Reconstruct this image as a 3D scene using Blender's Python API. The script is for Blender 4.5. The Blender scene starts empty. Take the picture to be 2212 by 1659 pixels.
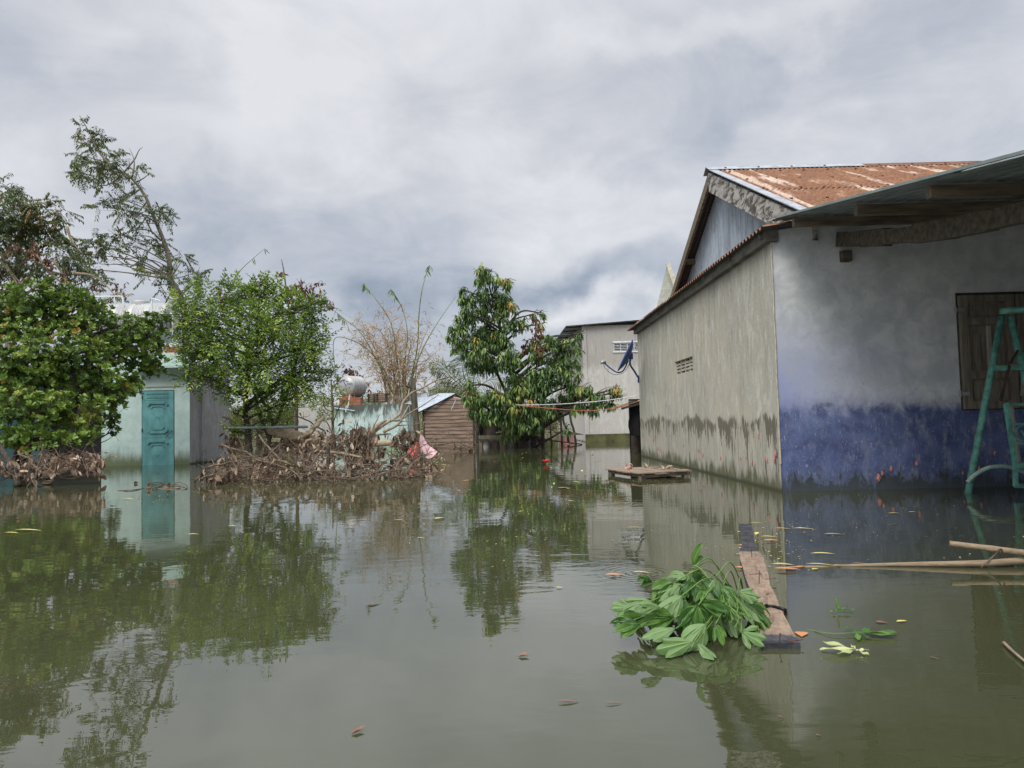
import bpy, math
import numpy as np
from math import radians as R

# ------------------------------------------------------------------ camera, sky, sun, exposure
scene = bpy.context.scene
F_PX, PITCH, ROLL, CAM_H = 1548.0, R(2.9), -R(1.4), 0.85
cd = bpy.data.cameras.new("camera"); cam = bpy.data.objects.new("camera", cd)
scene.collection.objects.link(cam); scene.camera = cam
cd.sensor_width = 36.0; cd.lens = 36.0 * F_PX / 2212.0
cd.clip_start = 0.05; cd.clip_end = 3000.0
def Rx(a):
    c, s = math.cos(a), math.sin(a); return np.array([[1,0,0],[0,c,-s],[0,s,c]])
def Rz(a):
    c, s = math.cos(a), math.sin(a); return np.array([[c,-s,0],[s,c,0],[0,0,1]])
CM = Rx(math.pi/2 + PITCH) @ Rz(ROLL)
from mathutils import Matrix, Vector
m4 = Matrix([list(CM[i]) + [[0,0,CAM_H][i]] for i in range(3)] + [[0,0,0,1]])
cam.matrix_world = m4

SUN_EL, SUN_AZ = R(52), R(215)          # azimuth measured from +Y clockwise: behind the camera, to its left
world = bpy.data.worlds.new("World"); scene.world = world; world.use_nodes = True
def sun_dir():
    return (math.sin(SUN_AZ)*math.cos(SUN_EL), math.cos(SUN_AZ)*math.cos(SUN_EL), math.sin(SUN_EL))
sl = bpy.data.lights.new("sun", 'SUN'); sl.energy = 1.5; sl.angle = R(26); sl.color = (1.0, .97, .92)
so = bpy.data.objects.new("sun", sl); scene.collection.objects.link(so)
so.rotation_mode = 'QUATERNION'; so.rotation_quaternion = Vector(sun_dir()).to_track_quat('Z', 'Y')
scene.view_settings.view_transform = 'Standard'; scene.view_settings.look = 'None'
scene.view_settings.gamma = 1.0; scene.view_settings.exposure = 0.86
scene.cycles.max_bounces = 8; scene.cycles.transparent_max_bounces = 8
scene.cycles.use_denoising = True
scene.cycles.sample_clamp_indirect = 6.0

class NT:
    """tiny node-tree helper"""
    def __init__(s, tree): s.t = tree; s.t.nodes.clear()
    def n(s, typ, **kw):
        nd = s.t.nodes.new(typ)
        ins = kw.pop('ins', {})
        for k, v in kw.items(): setattr(nd, k, v)
        for k, v in ins.items(): s.set(nd.inputs[k], v)
        return nd
    def set(s, sock, v):
        if hasattr(v, 'is_output') or isinstance(v, bpy.types.NodeSocket): s.t.links.new(v, sock)
        elif isinstance(v, bpy.types.Node): s.t.links.new(v.outputs[0], sock)
        else:
            if sock.type == 'RGBA' and len(v) == 3: v = (*v, 1)
            sock.default_value = v
    def math(s, op, a, b=0.0, c=None, clamp=False):
        nd = s.n('ShaderNodeMath', operation=op, use_clamp=clamp); s.set(nd.inputs[0], a); s.set(nd.inputs[1], b)
        if c is not None: s.set(nd.inputs[2], c)
        return nd.outputs[0]
    def mix(s, f, a, b, mode='MIX'):
        nd = s.n('ShaderNodeMix', data_type='RGBA', blend_type=mode, clamp_factor=True)
        s.set(nd.inputs[0], f); s.set(nd.inputs[6], a); s.set(nd.inputs[7], b); return nd.outputs[2]
    def ramp(s, f, lo, hi, a=0.0, b=1.0):
        nd = s.n('ShaderNodeMapRange', interpolation_type='SMOOTHSTEP'); s.set(nd.inputs[0], f)
        s.set(nd.inputs[1], lo); s.set(nd.inputs[2], hi); s.set(nd.inputs[3], a); s.set(nd.inputs[4], b); return nd.outputs[0]
    def vscale(s, v, x, y, z):
        nd = s.n('ShaderNodeVectorMath', operation='MULTIPLY'); s.set(nd.inputs[0], v); nd.inputs[1].default_value = (x, y, z); return nd.outputs[0]
    def vadd(s, v, w):
        nd = s.n('ShaderNodeVectorMath', operation='ADD'); s.set(nd.inputs[0], v); s.set(nd.inputs[1], w); return nd.outputs[0]
    def noise(s, v, scale, detail=4, rough=.55, dist=0.0):
        nd = s.n('ShaderNodeTexNoise'); s.set(nd.inputs['Vector'], v); nd.inputs['Scale'].default_value = scale
        nd.inputs['Detail'].default_value = detail; nd.inputs['Roughness'].default_value = rough; nd.inputs['Distortion'].default_value = dist
        return nd.outputs[0]
    def xyz(s, v):
        nd = s.n('ShaderNodeSeparateXYZ'); s.set(nd.inputs[0], v); return nd.outputs

def px_ray(x, y):
    v = CM @ np.array([(x-1106)/F_PX, (829.5-y)/F_PX, -1.0]); return v/np.linalg.norm(v)
def build_world():
    t = NT(world.node_tree)
    sky = t.n('ShaderNodeTexSky', sky_type='NISHITA', sun_disc=False, sun_elevation=SUN_EL, sun_rotation=SUN_AZ)
    geo = t.n('ShaderNodeTexCoord'); d = geo.outputs['Generated']
    x, y, z = t.xyz(d)
    zz = t.math('ADD', t.math('MAXIMUM', z, 0.0), .30)
    comb = t.n('ShaderNodeCombineXYZ'); t.set(comb.inputs[0], t.math('DIVIDE', x, zz)); t.set(comb.inputs[1], t.math('DIVIDE', y, zz))
    t.set(comb.inputs[2], 3.7)
    p = t.vscale(comb.outputs[0], .9, 1.0, 1.0)
    big = t.noise(p, .95, 4, .5, .3)
    fine = t.noise(t.vscale(comb.outputs[0], 1.0, 1.1, 1.0), 3.0, 9, .62, .5)
    v = t.math('ADD', t.math('MULTIPLY', big, .52), t.math('MULTIPLY', fine, .48))
    v = t.math('ADD', t.ramp(v, .28, .72, .22, .88), t.ramp(z, .0, .55, -.02, .14))
    # soft cloud masses: dark banks and bright breaks, each in its own direction
    warp = t.n('ShaderNodeVectorMath', operation='SCALE'); nz = t.n('ShaderNodeTexNoise'); nz.inputs['Scale'].default_value = 6.0
    t.set(nz.inputs['Vector'], d); nz.inputs['Detail'].default_value = 6.0
    sub = t.vadd(nz.outputs['Color'], (-.5, -.5, -.5)); t.set(warp.inputs[0], sub); warp.inputs['Scale'].default_value = .30
    dw = t.vadd(d, warp.outputs[0])
    blobs = [(560,470,330,95,-.40),(820,600,330,70,-.36),(1230,620,260,45,-.42),(330,360,300,60,-.24),(1490,240,330,60,-.20),
             (80,190,320,100,-.16),(1900,90,420,50,-.22),(1800,210,300,50,-.16),(1050,170,180,50,-.13),(1350,350,240,40,-.15),
             (620,150,450,110,.14),(150,430,300,100,.16),(1150,440,260,70,.20),(1060,400,330,90,.12),(1280,540,220,45,.16),(1290,690,300,35,.50),
             (300,60,400,90,.14),(1560,80,340,70,.20),(1300,280,260,60,.12),(900,310,280,60,.20),(720,720,300,60,.10),(480,560,150,50,.10),(1320,120,240,70,.12)]
    for (bx, by, sx, sy, a) in blobs:
        c = px_ray(bx, by); rx = px_ray(bx+sx, by); ry = px_ray(bx, by-sy)
        kx, kz = 1/np.linalg.norm(rx-c), 1/np.linalg.norm(ry-c)
        s1 = t.n('ShaderNodeVectorMath', operation='SUBTRACT'); t.set(s1.inputs[0], dw); s1.inputs[1].default_value = tuple(c)
        s2 = t.vscale(s1.outputs[0], kx, kx*.6, kz)
        ln = t.n('ShaderNodeVectorMath', operation='LENGTH'); t.set(ln.inputs[0], s2)
        v = t.math('ADD', v, t.ramp(ln.outputs['Value'], 0.0, 1.5, a*.85, 0.0))
    v = t.math('MULTIPLY', v, 1.0, clamp=True)
    cr = t.n('ShaderNodeValToRGB'); t.set(cr.inputs[0], v)
    el = cr.color_ramp.elements
    el[0].position = 0.0; el[0].color = (.20, .235, .295, 1)
    el[1].position = 1.0; el[1].color = (.575, .58, .60, 1)
    e = el.new(.35); e.color = (.345, .37, .42, 1)
    e = el.new(.7); e.color = (.47, .48, .51, 1)
    # overcast: brighter overhead and behind the camera, where the sun stands behind the cloud
    up = t.ramp(z, .46, .95, 1.0, 3.3)
    back = t.ramp(y, .0, -.8, 1.0, 2.0)
    k = t.math('MULTIPLY', up, back)
    col = t.n('ShaderNodeVectorMath', operation='SCALE'); t.set(col.inputs[0], cr.outputs[0]); t.set(col.inputs['Scale'], t.math('MULTIPLY', k, 7.6))
    out = t.mix(.93, sky.outputs[0], col.outputs[0])
    bg = t.n('ShaderNodeBackground'); t.set(bg.inputs[0], out); bg.inputs[1].default_value = .1
    wo = t.n('ShaderNodeOutputWorld'); t.set(wo.inputs[0], bg.outputs[0])
build_world()

# ------------------------------------------------------------------ helpers
def P(x, y, d):
    v = CM @ np.array([(x-1106)/F_PX, (829.5-y)/F_PX, -1.0]); return v*(d/v[1]) + np.array([0,0,CAM_H])
def W(x, y, z=0.0):
    v = CM @ np.array([(x-1106)/F_PX, (829.5-y)/F_PX, -1.0]); return v*((z-CAM_H)/v[2]) + np.array([0,0,CAM_H])
def A(*v): return np.array(v, float)
def unit(v):
    v = np.asarray(v, float); return v/(np.linalg.norm(v, axis=-1, keepdims=True)+1e-12)
COL = scene.collection

class MB:
    def __init__(s): s.v = []; s.f = []; s.n = 0; s.r = []; s.mi = []; s.vein = []
    def add(s, V, Fs, rnd=.5, mat=0, vein=0.0):
        V = np.asarray(V, float).reshape(-1, 3); s.v.append(V)
        if not isinstance(Fs, list) or np.ndim(Fs[0]) == 1: Fs = [np.asarray(Fs, int)]
        for f in Fs:
            f = np.asarray(f, int); s.f.append(f + s.n); s.mi.append(np.full(len(f), mat))
        s.r.append(np.broadcast_to(np.asarray(rnd, float), (len(V),)).copy())
        s.vein.append(np.broadcast_to(np.asarray(vein, float), (len(V),)).copy())
        s.n += len(V)
    def build(s, name, mats, parent=None, base=(0,0,0), smooth=False):
        base = np.asarray(base, float)
        V = np.concatenate(s.v) - base; fs = [f for f in s.f if len(f)]
        me = bpy.data.meshes.new(name)
        loops = np.concatenate([f.ravel() for f in fs]); tot = np.concatenate([np.full(len(f), f.shape[1]) for f in fs])
        me.vertices.add(len(V)); me.vertices.foreach_set('co', V.ravel().astype(np.float32))
        me.loops.add(len(loops)); me.loops.foreach_set('vertex_index', loops.astype(np.int32))
        me.polygons.add(len(tot)); st = np.concatenate([[0], np.cumsum(tot)[:-1]])
        me.polygons.foreach_set('loop_start', st.astype(np.int32)); me.polygons.foreach_set('loop_total', tot.astype(np.int32))
        if not isinstance(mats, (list, tuple)): mats = [mats]
        for m in mats: me.materials.append(m)
        mi = np.concatenate([m for m, f in zip(s.mi, s.f) if len(f)])
        me.polygons.foreach_set('material_index', mi.astype(np.int32))
        me.polygons.foreach_set('use_smooth', np.full(len(tot), smooth))
        me.update(calc_edges=True); me.validate()
        if not me.polygons: raise ValueError(name)
        at = me.attributes.new('rnd', 'FLOAT', 'POINT'); at.data.foreach_set('value', np.concatenate(s.r).astype(np.float32))
        av = np.concatenate(s.vein)
        if av.any():
            at = me.attributes.new('vein', 'FLOAT', 'POINT'); at.data.foreach_set('value', av.astype(np.float32))
        o = bpy.data.objects.new(name, me); COL.objects.link(o)
        if parent is not None: o.parent = parent
        return o
    def box(s, c, size, rz=0.0, rnd=.5, mat=0, M=None):
        h = np.asarray(size, float)/2
        V = np.array([[x*h[0], y*h[1], z*h[2]] for z in (-1,1) for y in (-1,1) for x in (-1,1)])
        if rz: V = V @ Rz(rz).T
        if M is not None: V = V @ np.asarray(M).T
        s.add(V + np.asarray(c, float), [[0,2,3,1],[4,5,7,6],[0,1,5,4],[2,6,7,3],[0,4,6,2],[1,3,7,5]], rnd, mat)
    def bbox(s, x0, x1, y0, y1, z0, z1, rnd=.5, mat=0):
        s.box(((x0+x1)/2, (y0+y1)/2, (z0+z1)/2), (abs(x1-x0), abs(y1-y0), abs(z1-z0)), rnd=rnd, mat=mat)
    def bar(s, p0, p1, w, h, up=(0,0,1), rnd=.5, mat=0):
        p0 = np.asarray(p0, float); p1 = np.asarray(p1, float); d = unit(p1-p0)
        x = unit(np.cross(d, up)); u = np.cross(x, d)
        V = [p + x*a*w/2 + u*b*h/2 for p in (p0, p1) for a, b in ((-1,-1),(1,-1),(1,1),(-1,1))]
        s.add(V, [[0,3,2,1],[4,5,6,7],[0,1,5,4],[1,2,6,5],[2,3,7,6],[3,0,4,7]], rnd, mat)
    def tube(s, pts, r, n=8, rnd=.5, mat=0, cap=True):
        pts = np.asarray(pts, float); m = len(pts)
        r = np.broadcast_to(np.asarray(r, float), (m,))
        t = np.gradient(pts, axis=0); t = unit(t)
        ref = A(0,0,1) if abs(t[0][2]) < .9 else A(1,0,0)
        x = unit(np.cross(t[0], ref)); X = []
        for i in range(m):
            x = x - t[i]*np.dot(x, t[i]); x = unit(x); X.append(x)
        X = np.array(X); Y = np.cross(t, X)
        a = np.arange(n)*2*math.pi/n
        V = pts[:,None,:] + r[:,None,None]*(np.cos(a)[None,:,None]*X[:,None,:] + np.sin(a)[None,:,None]*Y[:,None,:])
        i = np.arange(m-1)[:,None]*n; j = np.arange(n)[None,:]; j2 = (j+1) % n
        q = np.stack([i+j, i+j2, i+n+j2, i+n+j], -1).reshape(-1, 4)
        fl = [q]
        if cap: fl += [np.arange(n)[None,::-1], (np.arange(n)+(m-1)*n)[None]]
        s.add(V.reshape(-1,3), fl, rnd, mat)
    def grid(s, G, rnd=.5, mat=0, vein=0.0):
        G = np.asarray(G, float); a, b = G.shape[:2]
        i = np.arange(a-1)[:,None]*b; j = np.arange(b-1)[None,:]
        q = np.stack([i+j, i+j+1, i+b+j+1, i+b+j], -1).reshape(-1, 4)
        s.add(G.reshape(-1,3), [q], rnd, mat, vein)
    def poly(s, pts, rnd=.5, mat=0): s.add(pts, [np.arange(len(pts))[None]], rnd, mat)
    def prism(s, pts, off, rnd=.5, mat=0):
        pts = np.asarray(pts, float); k = len(pts); V = np.concatenate([pts, pts+np.asarray(off, float)])
        i = np.arange(k); j = (i+1) % k
        s.add(V, [i[None,::-1], (i+k)[None], np.stack([i, j, j+k, i+k], -1)], rnd, mat)
    def lathe(s, prof, origin, axis, n=24, rnd=.5, mat=0):
        axis = unit(axis); ref = A(0,0,1) if abs(axis[2]) < .9 else A(1,0,0)
        x = unit(np.cross(axis, ref)); y = np.cross(axis, x); a = np.arange(n)*2*math.pi/n
        V = []
        for (r, h) in prof: V.append(np.asarray(origin) + axis*h + r*(np.cos(a)[:,None]*x + np.sin(a)[:,None]*y))
        V = np.array(V); m = len(prof)
        i = np.arange(m-1)[:,None]*n; j = np.arange(n)[None,:]; j2 = (j+1) % n
        q = np.stack([i+j, i+j2, i+n+j2, i+n+j], -1).reshape(-1, 4)
        s.add(V.reshape(-1,3), [q], rnd, mat)

def spline(pts, n=12):
    """Catmull-Rom through the points, n samples per span"""
    p = np.asarray(pts, float)
    if len(p) < 3: return np.linspace(p[0], p[-1], n+1)
    q = np.concatenate([[2*p[0]-p[1]], p, [2*p[-1]-p[-2]]]); out = []
    for i in range(1, len(q)-2):
        for t in np.linspace(0, 1, n, endpoint=False):
            a, b, c, d = q[i-1], q[i], q[i+1], q[i+2]
            out.append(.5*((2*b)+(-a+c)*t+(2*a-5*b+4*c-d)*t*t+(-a+3*b-3*c+d)*t**3))
    out.append(p[-1]); return np.array(out)
def taper(n, a, b): return np.linspace(a, b, n)

def tag(o, label=None, cat=None, group=None, kind=None):
    if label: o['label'] = label
    if cat: o['category'] = cat
    if group: o['group'] = group
    if kind: o['kind'] = kind
    return o
class Thing:
    def __init__(s, name, label, cat, base=(0,0,0), group=None):
        s.base = np.asarray(base, float)
        s.o = bpy.data.objects.new(name, None); s.o.location = s.base; s.o.empty_display_size = .2; COL.objects.link(s.o)
        tag(s.o, label, cat, group)
    def part(s, name, mb, mats, smooth=False, parent=None, label=None):
        o = mb.build(name, mats, parent or s.o, s.base, smooth)
        if label: o['label'] = label
        return o
def single(name, mb, mats, label, cat, base=None, group=None, smooth=False, kind=None):
    if base is None:
        V = np.concatenate(mb.v); base = A(*((V.min(0)+V.max(0))/2)[:2], V[:,2].min())
    o = mb.build(name, mats, None, base, smooth); o.location = np.asarray(base, float)
    return tag(o, label, cat, group, kind)
def copy_thing(o, parent=None):
    c = o.copy(); COL.objects.link(c)
    if parent is not None: c.parent = parent
    for ch in o.children: copy_thing(ch, c)
    return c

# ------------------------------------------------------------------ materials
def mat(name, fn, **kw):
    m = bpy.data.materials.new(name); m.use_nodes = True; t = NT(m.node_tree)
    b = t.n('ShaderNodeBsdfPrincipled'); o = t.n('ShaderNodeOutputMaterial'); t.set(o.inputs[0], b.outputs[0])
    tc = t.n('ShaderNodeTexCoord').outputs['Object']
    col, bump, extra = fn(t, tc)
    t.set(b.inputs['Base Color'], col)
    b.inputs['Roughness'].default_value = kw.get('rough', .85)
    b.inputs['Metallic'].default_value = kw.get('metal', 0.0)
    b.inputs['Specular IOR Level'].default_value = kw.get('spec', .3)
    if bump is not None:
        bn = t.n('ShaderNodeBump'); bn.inputs['Strength'].default_value = kw.get('bs', .5); bn.inputs['Distance'].default_value = kw.get('bd', .01)
        t.set(bn.inputs['Height'], bump); t.set(b.inputs['Normal'], bn.outputs[0])
    if extra: extra(t, b, o)
    return m
def plain(name, c, var=.25, scale=6.0, rough=.8, metal=0.0, stretch=(1,1,1), spec=.3, bs=.3):
    def fn(t, tc):
        v = t.vscale(tc, *stretch); n = t.noise(v, scale, 5, .6)
        dark = tuple(x*(1-var) for x in c); lite = tuple(min(1, x*(1+var)) for x in c)
        return t.mix(t.ramp(n, .3, .7), dark, lite), n, None
    return mat(name, fn, rough=rough, metal=metal, spec=spec, bs=bs)
def rnd_attr(t, name='rnd'):
    a = t.n('ShaderNodeAttribute', attribute_name=name); return a.outputs['Fac']
def leafmat(name, cols, rough=.5, trans=.25, spec=.4, tcol=None, under=None):
    """cols: list of (pos,color) over the per-leaf value"""
    m = bpy.data.materials.new(name); m.use_nodes = True; t = NT(m.node_tree)
    cr = t.n('ShaderNodeValToRGB'); t.set(cr.inputs[0], rnd_attr(t)); el = cr.color_ramp.elements
    el[0].position, el[0].color = cols[0][0], (*cols[0][1], 1); el[1].position, el[1].color = cols[-1][0], (*cols[-1][1], 1)
    for p_, c_ in cols[1:-1]: e = el.new(p_); e.color = (*c_, 1)
    col = cr.outputs[0]
    if under:
        g = t.n('ShaderNodeNewGeometry'); col = t.mix(t.math('MULTIPLY', g.outputs['Backfacing'], .6), col, under)
    b = t.n('ShaderNodeBsdfPrincipled'); t.set(b.inputs['Base Color'], col); b.inputs['Roughness'].default_value = rough
    b.inputs['Specular IOR Level'].default_value = spec
    tr = t.n('ShaderNodeBsdfTranslucent'); t.set(tr.inputs[0], t.mix(.5, col, tcol or (.25,.35,.04)))
    mx = t.n('ShaderNodeMixShader'); mx.inputs[0].default_value = trans
    t.set(mx.inputs[1], b.outputs[0]); t.set(mx.inputs[2], tr.outputs[0])
    o = t.n('ShaderNodeOutputMaterial'); t.set(o.inputs[0], mx.outputs[0])
    return m
M = {}
def stained_cement(base, lite, dark, wl=.82, moss=.22, drip=True, seed=0.0):
    def fn(t, tc):
        x, y, z = t.xyz(tc); p = t.vadd(tc, (seed, seed*.7, 0))
        st = t.noise(t.vscale(p, 3.2, 3.2, .8), 1.5, 7, .7, 1.5)          # long vertical runs
        bl = t.noise(t.vscale(p, 1.2, 1.2, .8), 2.3, 7, .68, .8); fine = t.noise(p, 34.0, 3, .6)
        c = t.mix(t.ramp(st, .15, .78), dark, lite)
        c = t.mix(t.ramp(bl, .40, .58, .1, .8), c, base)
        pt = t.noise(p, .8, 3, .5); c = t.mix(t.ramp(pt, .45, .65, 0, .45), c, tuple(a*b for a, b in zip(base, (1.25,1.2,1.08))))
        sp = t.noise(t.vscale(p, 1, 1, .55), 7.0, 4, .6, 1.2)
        c = t.mix(t.ramp(sp, .56, .62, 0, .35), c, lite)
        rn = t.noise(t.vscale(p, 10.0, 10.0, 1.05), 1.0, 8, .74, 1.3); lt = t.noise(t.vscale(p, 5.5, 5.5, 1.7), 1.0, 6, .68, .8)
        c = t.mix(t.ramp(lt, .55, .63, 0, .5), c, tuple(a*1.12 for a in lite))
        c = t.mix(t.math('MULTIPLY', t.ramp(rn, .50, .64, 0, .40), t.ramp(z, .9, 2.6, .5, 1.0)), c, tuple(a*.62 for a in dark))
        c = t.mix(t.ramp(t.math('ADD', z, t.math('MULTIPLY', rn, .5)), 2.75, 3.15, 0, .5), c, tuple(a*.6 for a in dark))
        c = t.mix(t.ramp(fine, .3, .75, 0, .22), c, tuple(a*.55 for a in dark))
        if drip:
            # water mark: ragged dark wet band running down in drips
            n1 = t.noise(t.vscale(p, 19.0, 19.0, 1.1), 1.0, 5, .68); n2 = t.noise(t.vscale(p, 24.0, 24.0, 1.6), 1.0, 3, .6)
            n5 = t.noise(t.vscale(p, 3.0, 3.0, 1.0), 1.0, 3, .6); top = t.math('ADD', wl-.32, t.math('ADD', t.math('MULTIPLY', n2, .22), t.math('MULTIPLY', n5, .42)))
            low = t.math('ADD', wl-.42, t.math('MULTIPLY', t.math('SUBTRACT', .54, n1), 2.3))
            nb = t.noise(t.vscale(p, 11.0, 11.0, 2.0), 1.0, 6, .66, .3); nlo = t.noise(t.vscale(p, 1.1, 1.1, .6), 1.0, 2, .5)
            thr = t.math('ADD', t.ramp(z, wl-.02, wl-.50, .43, .60), t.math('MULTIPLY', t.math('SUBTRACT', nlo, .5), .22))
            inb = t.math('MULTIPLY', t.ramp(t.math('SUBTRACT', top, z), -.01, .05), t.ramp(t.math('SUBTRACT', nb, thr), 0, .035))
            c = t.mix(t.ramp(t.math('SUBTRACT', top, z), -.02, .1, 0, .25), c, (.25, .235, .19))
            c = t.mix(t.math('MULTIPLY', inb, .92), c, (.10, .092, .065))
            run = t.ramp(t.noise(t.vscale(p, 30.0, 30.0, .5), 1.0, 3, .5), .56, .66, 0, .5)
            c = t.mix(t.math('MULTIPLY', run, t.ramp(z, wl, wl-.15)), c, (.10, .09, .06))
        m1 = t.noise(t.vscale(p, 6.0, 6.0, 2.0), 1.0, 4, .6)
        mz = t.ramp(t.math('ADD', z, t.math('MULTIPLY', t.math('SUBTRACT', .5, m1), .6)), moss, moss*.15)
        c = t.mix(t.math('MULTIPLY', mz, .85), c, (.055, .06, .018))
        wet = t.ramp(z, .05, .0)
        c = t.mix(t.math('MULTIPLY', wet, .7), c, (.02, .022, .012))
        return c, t.math('ADD', t.math('MULTIPLY', bl, .6), t.math('MULTIPLY', fine, .4)), None
    return fn
M['gable_cement'] = mat('streaked cement', stained_cement((.345,.33,.275), (.49,.475,.415), (.205,.192,.15)), rough=.9, bs=.5, bd=.006)
M['far_cement'] = mat('pale cement', stained_cement((.42,.40,.365), (.50,.485,.455), (.32,.305,.275), drip=False, moss=.01, seed=5.3), rough=.9, bs=.4)
M['grey_cement'] = mat('grey cement', stained_cement((.26,.26,.26), (.36,.36,.36), (.17,.17,.18), drip=False, moss=.12, seed=9.1), rough=.9, bs=.4)

def f_blue(t, tc):
    x, y, z = t.xyz(tc)
    n1 = t.noise(tc, 3.5, 6, .68, .5); n2 = t.noise(t.vscale(tc, 1, 1, .4), 9.0, 5, .7); n3 = t.noise(tc, 24.0, 5, .7); n4 = t.noise(tc, 1.1, 3, .5)
    c = t.mix(t.ramp(n1, .35, .7), (.38,.395,.40), (.54,.55,.54))
    # periwinkle wash of old limewash low on the wall, strongest towards the corner
    pz = t.math('MULTIPLY', t.ramp(z, 2.25, .9), t.ramp(t.math('ADD', x, t.math('MULTIPLY', n4, 1.4)), 2.3, .5, .05, 1.0))
    c = t.mix(t.math('MULTIPLY', pz, t.ramp(n1, .28, .6, .55, 1.0)), c, (.22,.255,.43))
    spots = t.math('MULTIPLY', t.ramp(n2, .56, .68), t.ramp(z, 1.9, .95))
    c = t.mix(t.math('MULTIPLY', spots, .5), c, (.16,.2,.45))
    fine = t.ramp(n3, .56, .7, 0, .35); c = t.mix(fine, c, (.15,.17,.2))
    edge = t.math('ADD', z, t.math('ADD', t.math('MULTIPLY', t.math('SUBTRACT', n1, .5), .42), t.math('MULTIPLY', t.math('SUBTRACT', n2, .5), .16)))
    blue = t.mix(t.ramp(n1, .3, .7), (.045,.058,.138), (.10,.132,.255))
    blue = t.mix(t.math('MULTIPLY', t.ramp(n2, .48, .66), t.ramp(x, .3, 2.0, .2, .7)), blue, (.22,.235,.28))
    scr = t.noise(t.vscale(tc, 1.6, 1, .5), 22.0, 2, .5, 3.0); blue = t.mix(t.ramp(scr, .63, .68, 0, .45), blue, (.40,.42,.5))
    c = t.mix(t.ramp(edge, 1.10, .92, 0, .3), c, blue); c = t.mix(t.ramp(edge, .97, .825), c, blue)
    al = t.noise(t.vscale(tc, 6.5, 1, 2.6), 1.6, 8, .72, .9)
    ah = t.math('ADD', z, t.math('MULTIPLY', t.math('SUBTRACT', .5, al), 1.0))
    c = t.mix(t.math('MULTIPLY', t.ramp(ah, .24, .08), .45), c, (.03,.035,.02)); c = t.mix(t.math('MULTIPLY', t.ramp(ah, .11, .06), .85), c, (.02,.021,.011))
    gr = t.ramp(t.math('ADD', z, t.math('MULTIPLY', n2, .3)), .45, .1, 0, .6); c = t.mix(gr, c, (.06,.075,.09))
    return c, t.math('ADD', n1, t.math('MULTIPLY', n3, .3)), None
M['blue_wall'] = mat('faded blue limewash', f_blue, rough=.8, bs=.5, bd=.006)

def f_rust(t, tc):
    x, y, z = t.xyz(tc)
    lane = t.noise(t.vscale(tc, 4.6, .22, .22), 1.0, 4, .6); sp = t.noise(tc, 14.0, 6, .7); bl = t.noise(t.vscale(tc, 2, .7, .7), 2.2, 5, .65)
    c = t.mix(t.ramp(sp, .3, .7), (.09,.037,.018), (.205,.088,.034))
    c = t.mix(t.ramp(bl, .5, .7, 0, .5), c, (.29,.15,.08))
    pale = t.ramp(t.math('ADD', lane, t.math('MULTIPLY', t.math('SUBTRACT', bl, .5), .42)), .53, .63)
    pale = t.math('MULTIPLY', pale, t.ramp(sp, .30, .48))
    c = t.mix(t.math('MULTIPLY', pale, .85), c, t.mix(bl, (.30,.17,.10), (.52,.47,.40)))
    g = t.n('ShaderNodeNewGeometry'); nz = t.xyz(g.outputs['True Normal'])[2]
    c = t.mix(t.ramp(nz, .1, -.1), c, t.mix(sp, (.035,.034,.035), (.07,.066,.064)))      # soffit side: less rusted grey zinc, darkened to paint in the shade under the roof
    return c, sp, None
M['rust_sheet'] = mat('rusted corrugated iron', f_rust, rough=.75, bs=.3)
def f_galv(t, tc):
    n = t.noise(t.vscale(tc, 3, 3, .5), 3.0, 5, .65); r = t.noise(tc, 5.0, 4, .6)
    c = t.mix(t.ramp(n, .3, .7), (.20,.235,.27), (.36,.40,.45)); c = t.mix(t.ramp(r, .58, .72, 0, .6), c, (.17,.12,.085))
    return c, n, None
M['galv'] = mat('weathered galvanised sheet', f_galv, rough=.5, metal=.25, bs=.2)
M['galv_clean'] = plain('galvanised flashing', (.25,.27,.29), .25, 8, .7, .1)
M['rust_plain'] = plain('dark rust', (.11,.05,.03), .4, 12, .8)
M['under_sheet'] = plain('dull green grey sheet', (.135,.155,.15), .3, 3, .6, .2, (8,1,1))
M['verge'] = plain('pale green sheet edge', (.16,.20,.19), .15, 6, .6)
def f_barge(t, tc):
    n = t.noise(t.vscale(tc, 1, 1, 2.2), 4.5, 6, .7, .6); s = t.noise(t.vscale(tc, 4, 1, 6), 3.0, 4, .6)
    c = t.mix(t.ramp(n, .42, .56), (.055,.05,.042), (.36,.34,.31)); return t.mix(t.ramp(s, .4, .7, 0, .4), c, (.14,.12,.1)), n, None
M['barge'] = mat('mottled barge board', f_barge, rough=.9)
M['beam'] = plain('old dark timber', (.075,.062,.045), .4, 3, .9, 0, (1,6,6))
M['purlin'] = plain('grey brown timber', (.13,.105,.075), .35, 3, .9, 0, (1,8,8))
M['shutter'] = plain('dusty brown shutter wood', (.14,.12,.092), .3, 5, .8, 0, (6,6,.7))
M['shutter_strip'] = plain('pale worn shutter strip', (.25,.23,.19), .2, 5, .8, 0, (6,6,.7))
M['teal_metal'] = plain('sea green paint', (.085,.225,.18), .4, 14, .5)
M['teal_worn'] = plain('worn pale green paint', (.24,.33,.27), .3, 12, .6)
M['white_pipe'] = plain('white plastic', (.55,.57,.58), .1, 6, .5)
M['concrete_dark'] = plain('dark damp concrete', (.10,.095,.08), .4, 4, .9, 0, (1,1,3))
M['vent'] = plain('vent block concrete', (.34,.32,.26), .25, 9, .9)
M['vent_white'] = plain('white vent louvre', (.55,.56,.56), .15, 9, .7)
M['black'] = plain('black for cloth and void shade', (.008,.008,.009), .3, 9, .9)  # also backs openings, painting in the dark of unlit voids
M['metal_grey'] = plain('grey steel', (.25,.26,.27), .2, 10, .45, .5)
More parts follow.
